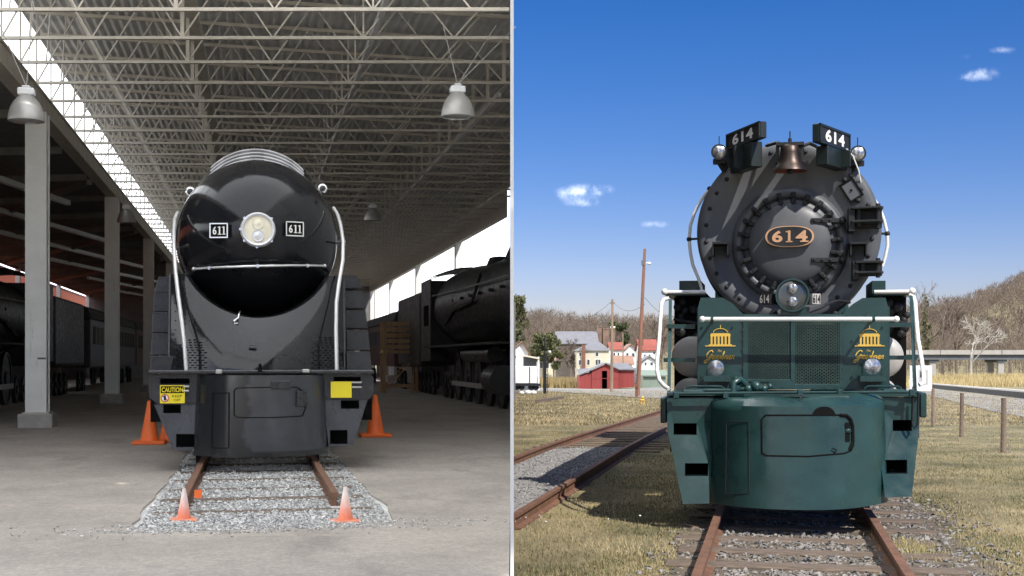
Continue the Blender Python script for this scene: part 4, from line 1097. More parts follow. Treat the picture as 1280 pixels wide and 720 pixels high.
# spotlights on shelves
for (px, py) in ((895, 460), (1090.5, 458)):
    q = rp(px, py, 13.72)
    sp_ = MB().lathe([(.2, .03), (.15, .075), (.0, .092), (-.02, .094), (-.02, .082)], q, (0, 1, 0), 24).build('spotlight', m_green, G, smooth=40)
    MB().lathe([(-.04, .001), (-.036, .04), (-.022, .082)], q, (0, 1, 0), 24, cap0=False, cap1=False).build('lens', m_silver, sp_, smooth=40)
    rbox(px-15, 470, px+18, 477, 13.6, SD).build('shelf', m_green, sp_)
    for s in (-1, 1): MB().bar(q+Vector((s*.1, .05, -.01)), q+Vector((s*.1, .06, -.14)), .012, .03).build('yoke', m_green, sp_)
# emblem: domed spring house and script name, gold
GLY = {'G': [(1.05, 1.75), (.85, 2.15), (.45, 2.1), (.1, 1.6), (0, 1.0), (.15, .5), (.5, .42), (.85, .8), (1.0, 1.3), (.95, .6), (.75, -.3), (.4, -.85), (.05, -.8), (.0, -.45), (.5, 0), (1.15, .45)],
       'r': [(0, .1), (.15, .95), (.28, .8), (.46, .95), (.42, .3), (.5, .05), (.62, .15)], 'e': [(0, .35), (.4, .55), (.36, .92), (.16, .9), (.04, .5), (.14, .06), (.36, .04), (.56, .25)],
       'n': [(0, .1), (.1, .95), (.1, .05), (.26, .85), (.42, .92), (.42, .1), (.6, .15)], 'b': [(0, .2), (.26, 1.7), (.2, 1.95), (.08, 1.6), (.06, .15), (.26, 0), (.42, .35), (.34, .72), (.6, .62)],
       'i': [(0, .1), (.13, .92), (.12, .1), (.28, .15)]}
def emblem(cx):
    d = SD - .006; q0, q1 = rp(cx-19.5, 433, d), rp(cx+19.5, 433, d); sc = (q1.x-q0.x)/39.0; ox, oz = q0.x+19.5*sc, q0.z
    P = lambda a, b: (ox+a*sc, d, oz+b*sc)
    mb = MB()
    def bx_(a0, a1, b0, b1): mb.box(ox+a0*sc, ox+a1*sc, d-.003, d+.002, oz+b0*sc, oz+b1*sc)
    bx_(-19, 19, 0, 1.1); bx_(-14.5, 14.5, 1.1, 2.6)
    for k in range(6): bx_(-12.2+k*4.4, -9.8+k*4.4, 2.6, 12.6)
    bx_(-12.6, 12.6, 12.6, 15.6); bx_(-11.5, 11.5, 15.6, 16.6)
    mb.tube([P(-9*cos(t), 17+5.5*sin(t)) for t in np.linspace(.1, pi-.1, 11)], .5*sc, 5); mb.tube([P(0, 22), P(0, 27)], .5*sc, 5)
    mb.build('emblem', m_gold, sh)
    mb = MB(); x = -19.0; ux = 4.55
    for i, ch in enumerate('Greenbrier'):
        g = GLY[ch]; k = 5.6 if ch != 'G' else 6.2; w = k*(.64 if ch not in 'iG' else (1.0 if ch == 'G' else .33))
        mb.tube([P(x+k*a+.28*k*b, -16.5+k*.98*b*(1 if ch != 'G' else .85)) for a, b in g], (.62 if i else .8)*sc, 5)
        x += w*.98
    x2 = mb.v
    put_text(mb, 'The', P(-1, -5.5), (1, 0, 0), (0, 0, 1), 5*sc, 2.6*sc, extr=.002, shear=.4)
    mb.build('lettering', m_gold, sh)
emblem(900.5); emblem(1087)

# --- smokebox front
SBD, SBX, SBZ, SBR = 14.9, R.x(985, 14.9), R.z(985, 290, 14.9), 1.03
bo = MB().lathe([(0, SBR-.03), (.03, SBR), (1.2, SBR), (1.21, SBR*1.03), (13, SBR*1.05), (13, .2)], (SBX, SBD, SBZ), (0, 1, 0), 64, cap0=False).build('boiler', m_graph, G, smooth=40)
sf = MB().lathe([(0, SBR-.03), (-.012, SBR-.05), (-.012, SBR-.14), (0, SBR-.16), (-.004, .3), (-.004, .001)], (SBX, SBD, SBZ), (0, 1, 0), 64, cap0=False, cap1=False).build('smokebox_front', m_graph, G, smooth=40)
for k in range(30):
    a = 2*pi*(k+.5)/30; q = Vector((SBX+.925*cos(a), SBD-.012, SBZ+.925*sin(a)))
    if q.z < 2.2: continue
    MB().sphere(q, .026, 8, 6, (1, .8, 1)).build('rim_bolt', m_gdark, sf)
DX, DZ = R.x(987, SBD), R.z(987, 306, SBD)
dr = MB().lathe([(.0, .655), (-.06, .635), (-.10, .60), (-.105, .56), (-.08, .53), (-.05, .52)], (DX, SBD, DZ), (0, 1, 0), 56, cap0=False, cap1=False).build('door_ring', m_graph, sf, smooth=60)
do = MB().lathe([(-.045, .53), (-.09, .50), (-.10, .47)] + [(-.10-.13*cos(pi/2*k/10), .47*sin(pi/2*k/10)) for k in range(10, -1, -1)], (DX, SBD, DZ), (0, 1, 0), 56, cap0=False, cap1=False).build('smokebox_door', m_graph, G, smooth=50)
for k in range(22):
    a = 2*pi*(k+.25)/22; c_, s_ = cos(a), sin(a)
    if -1.1 < a-3*pi/2 < -.0 and False: continue
    q = Vector((DX+.535*c_, SBD-.10, DZ+.535*s_)); u = Vector((c_, 0, s_)); v = Vector((-s_, 0, c_))
    m_ = MB().obox(q, u*.055, v*.026, (0, .045, 0)).cyl(q+Vector((0, -.09, 0)), q, .02, n=8).obox(q-u*.05+Vector((0, -.03, 0)), u*.03, v*.02, (0, .02, 0))
    m_.build('door_clamp', m_gdark, do, bevel=.006)
# oval plate
pl0 = rp(987, 295.5, SBD-.30)
ov = lambda k_, y_: [(pl0.x+.265*k_*cos(t)*abs(cos(t))**-.25, pl0.z+.118*k_*sin(t)*abs(sin(t)+1e-9)**-.12) for t in np.linspace(0.01, 2*pi+.01, 40, endpoint=False)]
bp_ = MB().xz(ov(1.0, 0), pl0.y, pl0.y+.1).build('number_plate', m_copper, G)
MB().xz(ov(.92, 0), pl0.y-.006, pl0.y+.002).build('plate_field', m_gdark, bp_)
mb = MB(); put_text(mb, '6', (pl0.x-.135, pl0.y-.007, pl0.z), (1, 0, 0), (0, 0, 1), .115, .13, bold=.03, extr=.006)
serif_one(mb, Vector((pl0.x-.005, pl0.y-.013, pl0.z)), Vector((1.25, 0, 0)), Vector((0, 0, 1)), Vector((0, -1, 0)), .13)
put_text(mb, '4', (pl0.x+.13, pl0.y-.007, pl0.z), (1, 0, 0), (0, 0, 1), .13, .13, bold=.03, extr=.006)
mb.box(pl0.x+.115, pl0.x+.205, pl0.y-.014, pl0.y-.012, pl0.z-.065, pl0.z-.051)
mb.build('lettering', m_copper, bp_)
# hinge straps and pin brackets
for y_ in (275.5, 325):
    q0, q1 = rp(1014, y_, 14.7), rp(1053, y_, 14.76)
    hs_ = MB().bar(q0, q1, .03, .05, up=(0, 0, 1)).sphere(q1, .045, 10, 6)
    for f in (.1, .35, .6): hs_.sphere(q0.lerp(q1, f)+Vector((0, -.02, 0)), .016, 6, 4)
    hs_.build('hinge_strap', m_gdark, do, bevel=.004)
for (x0, y0, x1, y1) in ((1062, 258, 1105, 288), (1067, 326, 1105, 349)):
    a, b = rp(x0, y0, 14.6), rp(x1, y1, 14.6); h = (a.z-b.z)
    m_ = MB()
    for f in (0.0, .55):
        z_ = a.z - h*f
        m_.plate([(a.x, 14.9), (a.x+.02, 14.62), (b.x-.03, 14.58), (b.x, 14.66), (b.x, 14.85), (b.x-.08, 14.95)], lambda u, v: (u, v, z_), lambda u, v: (u, v, z_-.028))
    m_.cyl((b.x-.06, 14.64, a.z+.03), (b.x-.06, 14.64, b.z+.02), .026, n=10).cyl((a.x+.1, 14.7, a.z), (a.x+.1, 14.7, b.z+.06), .03, n=8)
    m_.box(a.x-.01, a.x+.06, 14.66, 14.9, b.z, a.z).box(a.x+.06, b.x, 14.84, 14.88, b.z+.05, a.z)
    m_.build('hinge_bracket', m_gdark, G, bevel=.006)
# step boxes on the front
for (x0, y0, x1, y1) in ((891, 305, 911, 313), (1062, 305, 1083, 313)):
    a, zt_ = R.l(x0, y0, 14.75); b, zb_ = R.l(x1, y1, 14.75)
    MB().box(a, b, 14.62, 14.9, zt_-.012, zt_+.012).box(a, a+.015, 14.64, 14.9, zb_-.06, zt_-.012).box(b-.015, b, 14.64, 14.9, zb_-.06, zt_-.012).build('front_step', m_gdark, G)
# small lozenge hatch with frame
c = rp(1064, 238, 14.86)
u, v = Vector((cos(radians(-58)), 0, sin(radians(-58)))), Vector((cos(radians(32)), 0, sin(radians(32))))
hb_ = MB().obox(c, u*.105, v*.075, (0, .012, 0)).build('inspection_hatch', m_graph, G, bevel=.01)
fr = MB()
for (cu, cv, au, av) in ((0, .08, .12, .008), (0, -.08, .12, .008), (.11, 0, .008, .08), (-.11, 0, .008, .08)): fr.obox(c+u*cu+v*cv+Vector((0, -.016, 0)), u*au, (0, .01, 0), v*av)
fr.build('hatch_frame', m_mblack, hb_)
for s in (-1, 1): MB().sphere(c+u*s*.14+Vector((0, -.02, 0)), .03, 8, 6).build('hatch_lug', m_gdark, hb_)
MB().sphere(c+Vector((0, -.02, 0)), .014, 6, 4).build('hatch_bolt', m_mblack, hb_)
# headlight with twin lamps
q = rp(990.5, 369, 13.95)
hl2 = MB().lathe([(.6, .05), (.5, .165), (.0, .178), (-.03, .178), (-.03, .16), (.04, .155)], q, (0, 1, 0), 36, cap1=False).build('headlight', m_green, G, smooth=40)
MB().lathe([(.0, .001), (-.012, .1), (.0, .158)], q, (0, 1, 0), 30, cap0=False, cap1=False).build('lens', m_glass, hl2, smooth=60)
for s in (-1, 1): MB().lathe([(-.035, .001), (-.03, .04), (-.022, .055), (.0, .06)], q+Vector((0, 0, s*.072)), (0, 1, 0), 20, cap0=False, cap1=False).build('lamp', m_silver, hl2, smooth=50)
rbox(976, 384, 1012, 392, 14.0, 14.5).build('headlight_bracket', m_green, hl2)
for (x0, x1, yaw, mt_, ml_) in ((954, 969, -.5, m_gdark, m_tank), (1009, 1020, .5, m_tank, m_mblack)):
    c = rp((x0+x1)/2, 374, 14.05); u = Vector((cos(yaw), sin(yaw), 0)); n = Vector((sin(yaw), -cos(yaw), 0)); w = (x1-x0)/2/117
    b = MB().obox(c, u*w, n*.1, (0, 0, .055)).build('side_number_box', mt_, hl2)
    mb = MB(); put_text(mb, '614', c+n*.1, u, (0, 0, 1), w*1.8, .09, nrm=n, bold=.02, extr=.004); mb.build('lettering', ml_, b)
MB().tube([rp(1008, 391, 14.2), rp(1025, 385, 14.3), rp(1036, 379, 14.4), rp(1048, 376, 14.6), rp(1062, 378, 14.8)], .018, 6).build('conduit', m_gdark, G, smooth=60)
for px in (969, 1044): MB().sphere(rp(px, 392, 14.2), .03, 8, 6).build('fitting', m_gdark, G)
# bell
q = rp(987.5, 214, 14.3)
be = MB().lathe([(0, .182), (.02, .176), (.06, .145), (.12, .118), (.2, .105), (.265, .098), (.29, .07), (.30, .001)], q, (0, 0, 1), 36, up=(0, 1, 0), cap0=False, cap1=False).build('bell', m_brass, G, smooth=50)
MB().lathe([(0.001, .18), (.03, .15), (.1, .11), (.22, .09), (.23, .001)], q, (0, 0, 1), 30, up=(0, 1, 0), cap0=False, cap1=False).build('bell_inside', m_bellin, be, smooth=50)
MB().cyl(q+Vector((0, 0, .15)), q+Vector((0, 0, -.01)), .02, n=8).sphere(q+Vector((0, 0, -.0)), .035, 10, 6).build('clapper', m_gdark, be)
MB().box(q.x-.15, q.x+.15, q.y-.03, q.y+.08, q.z+.28, q.z+.315).box(q.x-.15, q.x-.115, q.y+.02, q.y+.7, q.z+.1, q.z+.31).box(q.x+.115, q.x+.15, q.y+.02, q.y+.7, q.z+.1, q.z+.31).cyl(q+Vector((0, .02, .31)), q+Vector((0, .02, .36)), .02, n=8).cyl(q+Vector((0, .02, .36)), q+Vector((0, .02, .44)), .008, n=6).build('bell_bracket', m_gdark, be)
MB().tube([rp(958, 182, 14.8), rp(972, 178, 14.6), rp(975, 181, 14.4)], .02, 6).tube([rp(1000, 184, 14.5), rp(1012, 179, 14.6), rp(1022, 184, 14.8)], .02, 6).build('bell_pipe', m_gdark, be)
# number boards on the shoulders
def nboard(inn, out, tag_):
    """inn/out: (px, top, bottom) of the two ends"""
    di, do_ = 14.2, 15.0
    a, b = rp(inn[0], inn[1], di), rp(out[0], out[1], do_)
    zt_ = (a.z+b.z)/2; zb_ = (R.z(inn[0], inn[2], di)+R.z(out[0], out[2], do_))/2
    a.z = b.z = (zt_+zb_)/2
    lft, rgt = (b, a) if b.x < a.x else (a, b)
    u = (rgt-lft); w = u.length/2; u.normalize(); n = Vector((u.y, -u.x, 0)); c = (a+b)/2; h = (zt_-zb_)/2
    bd = MB().obox(c-n*.04, u*w, n*.04, (0, 0, h)).build('number_board', m_gdkgreen, G, bevel=.008)
    fr = MB()
    for (cu, cv, au, av) in ((0, h-.01, w, .012), (0, -h+.01, w, .012), (w-.012, 0, .012, h), (-w+.012, 0, .012, h)): fr.obox(c+u*cu+Vector((0, 0, cv))+n*.006, u*au, n*.008, (0, 0, av))
    fr.build('frame', m_gdkgreen, bd)
    MB().obox(c+n*.001, u*(w-.02), n*.002, (0, 0, h-.02)).build('board_face', m_gdark, bd)
    mb = MB(); put_text(mb, '614', c+n*.003, u, (0, 0, 1), w*1.25, h*1.35, nrm=n, bold=.035, extr=.003, space=1.1); mb.build('lettering', m_wlet, bd)
    zl = SBZ + sqrt(max(.01, SBR**2-(c.x-SBX)**2)) - .22
    zm = (zb_+zl)/2
    MB().obox((c.x, c.y+.14, zm), u*w*.8, n*.07, (0, 0, (zb_-zl)/2)).build('board_support', m_gdkgreen, bd, bevel=.01)
    MB().obox((c.x+n.x*.1+u.x*w*.2, c.y+.05+u.y*w*.2, zm), u*.02, n*.05, (0, 0, (zb_-zl)/2-.02)).build('support_rib', m_gdkgreen, bd)
nboard((950, 153, 175.5), (908.5, 167, 185), 0)
nboard((1024, 153, 178), (1062, 169, 190), 1)
# marker lamps
for (px, py, s) in ((899, 191, -1), (1072, 193, 1)):
    q = rp(px, py, 14.85)
    ml_ = MB().lathe([(.14, .03), (.1, .08), (-.05, .085), (-.07, .09), (-.07, .07)], q, (0, 1, 0), 20).build('marker_lamp', m_gdark, G, smooth=40)
    MB().lathe([(-.092, .001), (-.088, .04), (-.072, .07)], q, (0, 1, 0), 18, cap0=False, cap1=False).build('lens', m_silver, ml_, smooth=50)
    MB().bar(q+Vector((0, .05, -.07)), q+Vector((-s*.12, .1, -.26)), .07, .08).obox(q+Vector((0, .02, -.1)), (.07, 0, 0), (0, .06, 0), (0, 0, .025)).build('lamp_bracket', m_gdark, ml_)
    MB().cyl(q+Vector((0, 0, .08)), q+Vector((0, 0, .19)), .006, n=6).build('lamp_aerial', m_gdark, ml_)
MB().tube([rp(1058, 186, 14.7), rp(1066, 195, 14.75), rp(1073, 212, 14.8), rp(1078, 238, 14.95)], .008, 6).build('cable', m_wpaint, G, smooth=60)
# white rails round the smokebox
for pts in ([(887, 236), (877, 249), (868, 266), (863, 282), (861.5, 299), (863, 316), (866, 331), (873.5, 349), (879, 368)],
            [(1080, 236), (1091, 247), (1099, 259), (1105, 275), (1109, 292), (1109.5, 306), (1107, 319), (1103, 333)]):
    h_ = MB().tube([rp(a, b, 15.05) for a, b in pts], .019, 10).build('smokebox_hand_rail', m_wpaint, G, smooth=60)
    for i in (0, 4):
        q = rp(*pts[i], 15.05); d = Vector((SBX-q.x, 0, SBZ-q.z)).normalized()*.15
        MB().cyl(q, q+d, .014, n=8).sphere(q, .032, 8, 6).build('stanchion', m_gdark, h_)
# white-edged walkway ends, tall corner rails, steps, reservoirs
for side, (x0, x1, yy) in ((-1, (831, 882, 366)), (1, (1092.5, 1140, 365.5))):
    a, z_ = R.l(x0, yy, 15.0); b = R.x(x1, 15.0)
    wk = MB().box(a, b, 15.0, 27, z_-.03, z_+.0).build('walkway', m_green, G)
    MB().cyl((a, 14.98, z_+.005), (b, 14.98, z_+.005), .022, n=10).sphere((a if side < 0 else b, 14.98, z_+.01), .04, 10, 6).build('white_edge', m_wpaint, wk, smooth=50)
    bx0, bx1 = ((849, 876) if side < 0 else (1090, 1107))
    xa_, zt_ = R.l(bx0, 351, 15.6); xb_ = R.x(bx1, 15.6)
    MB().box(xa_, xb_, 15.6, 16.6, z_, zt_).build('tool_box', m_green, G)
    xa_, xb_ = R.x(842 if side < 0 else 1111, 15.2), R.x(872 if side < 0 else 1134, 15.2)
    MB().box(xa_, xb_, 15.3, 26, 1.2, z_-.04).build('side_casing', m_mblack, G)
    pm = MB()
    for k in range(9): pm.sphere((random.uniform(xa_, xb_), 15.25, random.uniform(z_-.5, z_-.08)), random.uniform(.03, .07), 8, 6)
    pm.tube([(xa_, 15.2, z_-.3), (xb_, 15.2, z_-.35)], .02, 6).build('pump_fittings', m_gdark, G, smooth=60)
    tx, tz = R.l(865 if side < 0 else 1103, 446, 14.6)
    tk = MB().lathe([(.0, .001), (.005, .12), (.03, .2), (.08, .235), (2.6, .235)], (tx, 14.6, tz), (0, 1, 0), 36, cap0=False).build('air_reservoir', m_tank, G, smooth=50)
    tx2, tz2 = R.l(862 if side < 0 else 1100, 496, 14.4)
    MB().lathe([(.0, .001), (.03, .15), (.08, .19), (2.6, .19)], (tx2, 14.4, tz2+.02), (0, 1, 0), 30, cap0=False).build('air_reservoir', m_tank, G, smooth=50)
cr_ = [(836, 373), (830, 374), (827, 379), (825.5, 400), (824, 424), (821.5, 450), (821.3, 464), (824.5, 476), (831, 483), (836, 486)]
MB().tube([rp(a, b, 14.6-1.3*(b-373)/113) for a, b in cr_], .022, 10).build('corner_hand_rail', m_wpaint, G, smooth=60)
cr_ = [(1137, 369), (1142, 371), (1144, 379), (1145.5, 400), (1147.5, 424), (1152, 450), (1154.5, 470), (1154, 479), (1149, 481)]
MB().tube([rp(a, b, 14.6-1.3*(b-369)/112) for a, b in cr_], .022, 10).build('corner_hand_rail', m_wpaint, G, smooth=60)
for (xt, xb_, yt, yb, steps) in ((838, 836, 376, 494, ((834, 869, 408), (830, 869, 450))), (1139, 1144, 370, 494, ((1111, 1139, 406), (1111, 1146, 447)))):
    lad = MB().bar(rp(xt, yt, 14.6), rp(xb_, yb, 13.4), .035, .05).build('ladder_post', m_green, G)
    for (a, b, y_) in steps: MB().bar(rp(a, y_, 14.2), rp(b, y_, 14.2), .12, .045, up=(0, 0, 1)).build('ladder_step', m_green, lad)
# running gear behind the pilot
for s in (-1, 1):
    for dd, r_ in ((14.6, .42), (16.6, .42), (18.6, .9), (20.6, .9), (22.6, .9), (24.6, .9)):
        mb = MB(); o_ = FL; FLs = FL
        mb.lathe([(-.07, r_*.98), (-.07, r_*1.06), (-.04, r_), (.07, r_), (.07, r_*.9), (.03, r_*.88), (.03, r_*.3), (.09, r_*.26), (.09, .01)], (.22+s*.8, dd, .17+r_), (s, 0, 0), 28)
        mb.build('wheel', m_gdark, G, smooth=35)
    MB().box(.22+s*.6-.05, .22+s*.6+.05, 13.6, 27, .7, 1.25).build('frame', m_mblack, G)
MB().box(R.x(836, 13.3), R.x(1147, 13.3), 13.5, 13.8, .62, 1.2).build('buffer_beam', m_mblack, G)
MB().box(SBX-1.3, SBX+1.3, 26, 28.6, 1.3, 4.0).build('cab', m_green, G, bevel=.05)
# ------------------------------------------------------------------ the yard: tracks, ballast, grass
GZ = -0.12
YT = .22
yt = thing('yard_track', 'rusty track with wooden ties under the green engine', 'railway track', R, (YT, 14, GZ))
for s in (-1, 1): rail_section(MB(), YT+s*.755, 8.0, 34, GZ+.0).build('rail', m_rust, yt)
d = 8.3
while d < 20:
    a, b = -.88+random.uniform(-.06, .06), 1.52+random.uniform(-.08, .08); dd = d+random.uniform(-.05, .05)
    MB().box(a, b, dd-.12, dd+.12, GZ-.15, GZ+.028+random.uniform(-.006, .01)).build('tie', m_tie, yt, bevel=.014); d += .80
SX = -3.27
st = thing('side_track', 'weathered side track with rusty rails beside the grass strip', 'railway track', R, (SX, 25, GZ))
def side_z(d): return gz(*(R.w(SX, d).xy))
for s in (-1, 1):
    x0 = SX+s*.735; d0 = -x0/0.2031*1.0+.1
    mb = MB(); segs = [d0] + [v for v in range(14, 70, 4) if v > d0+1]
    for a, b in zip(segs, segs[1:]):
        m2 = MB(); rail_section(m2, x0, a, b, 0.0)
        n = len(m2.v)//2
        mb.add([(p[0], p[1], p[2]+side_z(p[1])+.005) for p in m2.v], m2.f)
    mb.build('rail', m_rust, st)
d = 23.5
while d < 60:
    z = side_z(d); MB().box(SX-1.25, SX+1.25, d-.12, d+.12, z-.12, z+.02+random.uniform(0, .015)).build('tie', m_tie, st); d += .85
m_fine = mat('fine_grey_gravel', (0.27, 0.26, 0.25), 0.95, var=0.35, scale=14, detail=8, bump=0.8, bscale=30)
MB().plate([(SX-.70, 19.6), (SX-.70, 23.4), (SX+.70, 24.4), (SX+.70, 12.7), (SX+.45, 13.8)], lambda u, v: (u, v, GZ+.045), lambda u, v: (u, v, GZ-.1)).build('gravel_infill', m_fine, frame=R, base=(SX, 18, GZ))
tag(bpy.data.objects['gravel_infill'], 'grey gravel fill between the side track rails', kind='structure')
n = 3500
gx = SX+rng.uniform(-.69, .69, n); gy = rng.uniform(12.8, 24, n)
pw = np.array([R.w(a, b, GZ+.05) for a, b in zip(gx, gy) if R.w(a, b).x > .03])
stones('gravel', 'grey gravel stones between the side track rails', pw, rng.uniform(.008, .02, len(pw)), mat('mid_grey_gravel', (0.26, 0.255, 0.25), .9, var=.35, scale=20, col2=(0.36, 0.35, 0.34)), None)
n = 8500
gx = rng.normal(.5, .75, n); gy = rng.uniform(8.4, 16.5, n)
ok = (gx > -1.1) & (gx < 2.3) & (np.abs(np.abs(gx-YT)-.755) > .05)
ph = (gy-8.3) % .8; tie = (np.minimum(ph, .8-ph) < .11) & (gx > -1.05) & (gx < 1.5)
ok &= ~tie | (rng.uniform(0, 1, n) < .22); gx, gy = gx[ok], gy[ok]
pw = np.array([R.w(a, b, GZ+.008) for a, b in zip(gx, gy)])
stones('ballast', 'mixed grey ballast stones between the wooden ties', pw, rng.uniform(.010, .036, len(pw))*rng.choice([.6, 1, 1.35], len(pw), p=[.55, .35, .1]), m_stone2, None)
m_dirt = mat('dark_cinder_soil', (0.095, 0.078, 0.06), 0.95, var=0.4, scale=5, col2=(0.15, 0.12, 0.085), bump=0.7, bscale=25)
poly = [(-.85+random.uniform(-.1, .1), d) for d in np.arange(8.2, 20, .5)] + [(1.75+.35*sst((11-d)/3)+random.uniform(-.15, .15), d) for d in np.arange(20, 8.2, -.5)]
o = MB().plate(poly, lambda u, v: (u, v, GZ+.006), lambda u, v: (u, v, GZ-.05)).build('ballast_soil', m_dirt, frame=R, base=(YT, 14, GZ)); tag(o, 'dark cinder soil of the track bed', kind='structure')

def blades(name, label, pts, h, w, m, lean=.5):
    n = len(pts); a = rng.uniform(0, 2*pi, n); l = rng.uniform(0, lean, n); hh = h*rng.uniform(.5, 1.2, n); b = rng.uniform(0, 2*pi, n)
    p = np.asarray(pts); V = np.empty((n, 3, 3))
    dx, dy = np.cos(a)*w/2, np.sin(a)*w/2
    V[:, 0] = p + np.stack([dx, dy, -.01*np.ones(n)], 1); V[:, 1] = p - np.stack([dx, dy, .01*np.ones(n)], 1)
    V[:, 2] = p + np.stack([np.cos(b)*np.sin(l)*hh, np.sin(b)*np.sin(l)*hh, np.cos(l)*hh], 1)
    o = bpy.data.objects.new(name, fast_mesh(name, V.reshape(-1, 3), np.arange(3*n).reshape(-1, 3), m)); COL.objects.link(o)
    return tag(o, label, kind='stuff')
m_straw = mat('straw_blades', (0.145, 0.125, 0.06), 0.85, var=0.4, scale=.5, col2=(0.38, 0.30, 0.17), detail=10)
m_gblade = mat('green_blades', (0.095, 0.115, 0.04), 0.8, var=0.4, scale=1.2, col2=(0.17, 0.17, 0.055), detail=8)
def on_grass(n, dmin, dmax, patch=None, pw_=1.6):
    out = []
    for _ in range(n):
        y = dmin + (dmax-dmin)*random.random()**pw_
        t = random.uniform(.0, .415)
        X = t*y
        if X < .04: continue
        p = Vector((X, y, 0)); x, dd = p.dot(R.r), p.dot(R.a)
        if -.80 < x < 1.65 and dd < 30: 
            if random.random() > .04: continue
        if abs(x-SX) < .8: continue
        if patch is not None and math.sin(X*1.7+.6*y)*math.sin(y*.9-X*.8)+.35*math.sin(X*4.1)*math.sin(y*3.3) < patch: continue
        out.append((X, y, gz(X, y)))
    return out
blades('grass', 'short dry winter grass of the yard', on_grass(110000, 8.6, 45), .040, .013, m_straw, 1.3)
blades('grass', 'green winter grass growing through the dry turf', on_grass(100000, 8.6, 45, .1), .034, .013, m_gblade, 1.1)
blades('grass', 'coarse dry grass further back in the yard', on_grass(70000, 36, 130, None, 1.0), .10, .05, m_straw, 1.2)
tuft = [(X+random.gauss(0, .12), Y+random.gauss(0, .2), GZ) for (X, Y) in [gpt(1140, 688), gpt(1150, 696), gpt(1130, 682)] for _ in range(260)]
blades('grass', 'pale yellow grass tuft beside the rail', tuft, .07, .010, mat('yellow_blades', (0.42, 0.36, 0.15), .8, var=.25), .9)

# ------------------------------------------------------------------ fence, cabinet, platform, bank, viaduct
m_post = mat('weathered_post', (0.20, 0.14, 0.10), 0.9, var=0.3, scale=8, stretch=(1, 1, .15), bump=.4, bscale=20)
fp = [gpt(1254, 566), gpt(1202, 548), gpt(1166.5, 534)]
dv = (Vector(fp[2])-Vector(fp[0]))/2
P0 = Vector(fp[0])
fe = thing('wire_fence', 'wire mesh fence on weathered wooden posts along the grass', 'fence', W, (P0.x, P0.y, GZ))
fpts = [P0 + dv*k for k in range(-2, 9)]
for k, p in enumerate(fpts):
    z = gz(p.x, p.y); h = 1.03+random.uniform(-.04, .04); lx = random.uniform(-.02, .02)
    MB().tube([(p.x, p.y, z-.1), (p.x+lx*.5, p.y, z+h*.5), (p.x+lx, p.y, z+h)], [.05, .047, .044], 9).build('post', m_post, fe, smooth=50)
m_fw = mat('fence_wire', (0.28, 0.26, 0.24), 0.6, metal=.5, var=.2)
for zk in (.08, .22, .38, .56, .76, .95):
    MB().tube([(p.x-.06, p.y, gz(p.x, p.y)+zk) for p in fpts], .003, 4).build('wire', m_fw, fe)
mb = MB()
for k in range(len(fpts)-1):
    for f in np.arange(0, 1, .04):
        p = fpts[k].lerp(fpts[k+1], f); z = gz(p.x, p.y); mb.bar((p.x-.06, p.y, z+.05), (p.x-.06, p.y, z+.95), .003, .003)
mb.build('mesh_wires', m_fw, fe)["kind"] = "stuff"

def wx(px, Y): return (px-640)/FPX*Y
def wz(py, Y): return EYE+(HOR-py)/FPX*Y
def wbox(x0, y0, x1, y1, Y, depth): return MB().box(wx(x0, Y), wx(x1, Y), Y, Y+depth, wz(y1, Y), wz(y0, Y))
m_cab = mat('cabinet_white', (0.72, 0.74, 0.75), 0.5, var=.06)
Yc = gpt(1155, 489)[1]; zb = gz(wx(1155, Yc), Yc)
cb = thing('equipment_cabinet', 'white metal equipment cabinet behind the corner hand rail of the green engine', 'cabinet', W, (wx(1153, Yc), Yc, zb))
MB().box(wx(1141, Yc), wx(1165, Yc), Yc, Yc+1.0, zb, wz(457, Yc)).build('housing', m_cab, cb, bevel=.015)
MB().box(wx(1148, Yc), wx(1160, Yc), Yc-.012, Yc, wz(481, Yc), wz(462, Yc)).build('door', m_tank, cb)
MB().box(wx(1150, Yc), wx(1155, Yc), Yc-.016, Yc-.012, wz(472, Yc), wz(464, Yc)).build('label_plate', m_gdark, cb)
# raised old platform edge / ballast line behind the lane
A = [gpt(1120, 483.5), gpt(1165, 485), gpt(1215, 491), gpt(1290, 500), gpt(1380, 508)]
pe = thing('platform_edge', 'low grey platform slab with side coloured dark for shade beyond the fence', 'platform', W, (A[2][0], A[2][1], gz(*A[2])))
n_ = len(A)
mb = MB(); mt2 = MB()
for a, b in zip(A, A[1:]):
    za, zb_ = gz(*a), gz(*b)
    ha, hb = .42, .42
    oa = (a[0]*1.0+1.0, a[1]+3.2); ob = (b[0]+1.0, b[1]+3.2)
    mb.add([(a[0], a[1], za-.1), (b[0], b[1], zb_-.1), (b[0], b[1], zb_+hb), (a[0], a[1], za+ha), (oa[0], oa[1], za-.1), (ob[0], ob[1], zb_-.1), (ob[0], ob[1], zb_+hb), (oa[0], oa[1], za+ha)], [(0, 1, 2, 3), (5, 4, 7, 6)])
    mt2.add([(a[0]-.05, a[1]-.15, za+ha), (b[0]-.05, b[1]-.15, zb_+hb), (ob[0], ob[1], zb_+hb), (oa[0], oa[1], za+ha), (a[0]-.05, a[1]-.15, za+ha+.1), (b[0]-.05, b[1]-.15, zb_+hb+.1), (ob[0], ob[1], zb_+hb+.1), (oa[0], oa[1], za+ha+.1)], [(0, 1, 5, 4), (4, 5, 6, 7), (2, 3, 7, 6), (0, 3, 2, 1)])
mb.build('shade_dark_side', mat('slab_side_shade', (0.025, 0.023, 0.022), .85, var=.3), pe)  # shade on the slab's side put into the colour
mt2.build('slab', m_conc, pe)
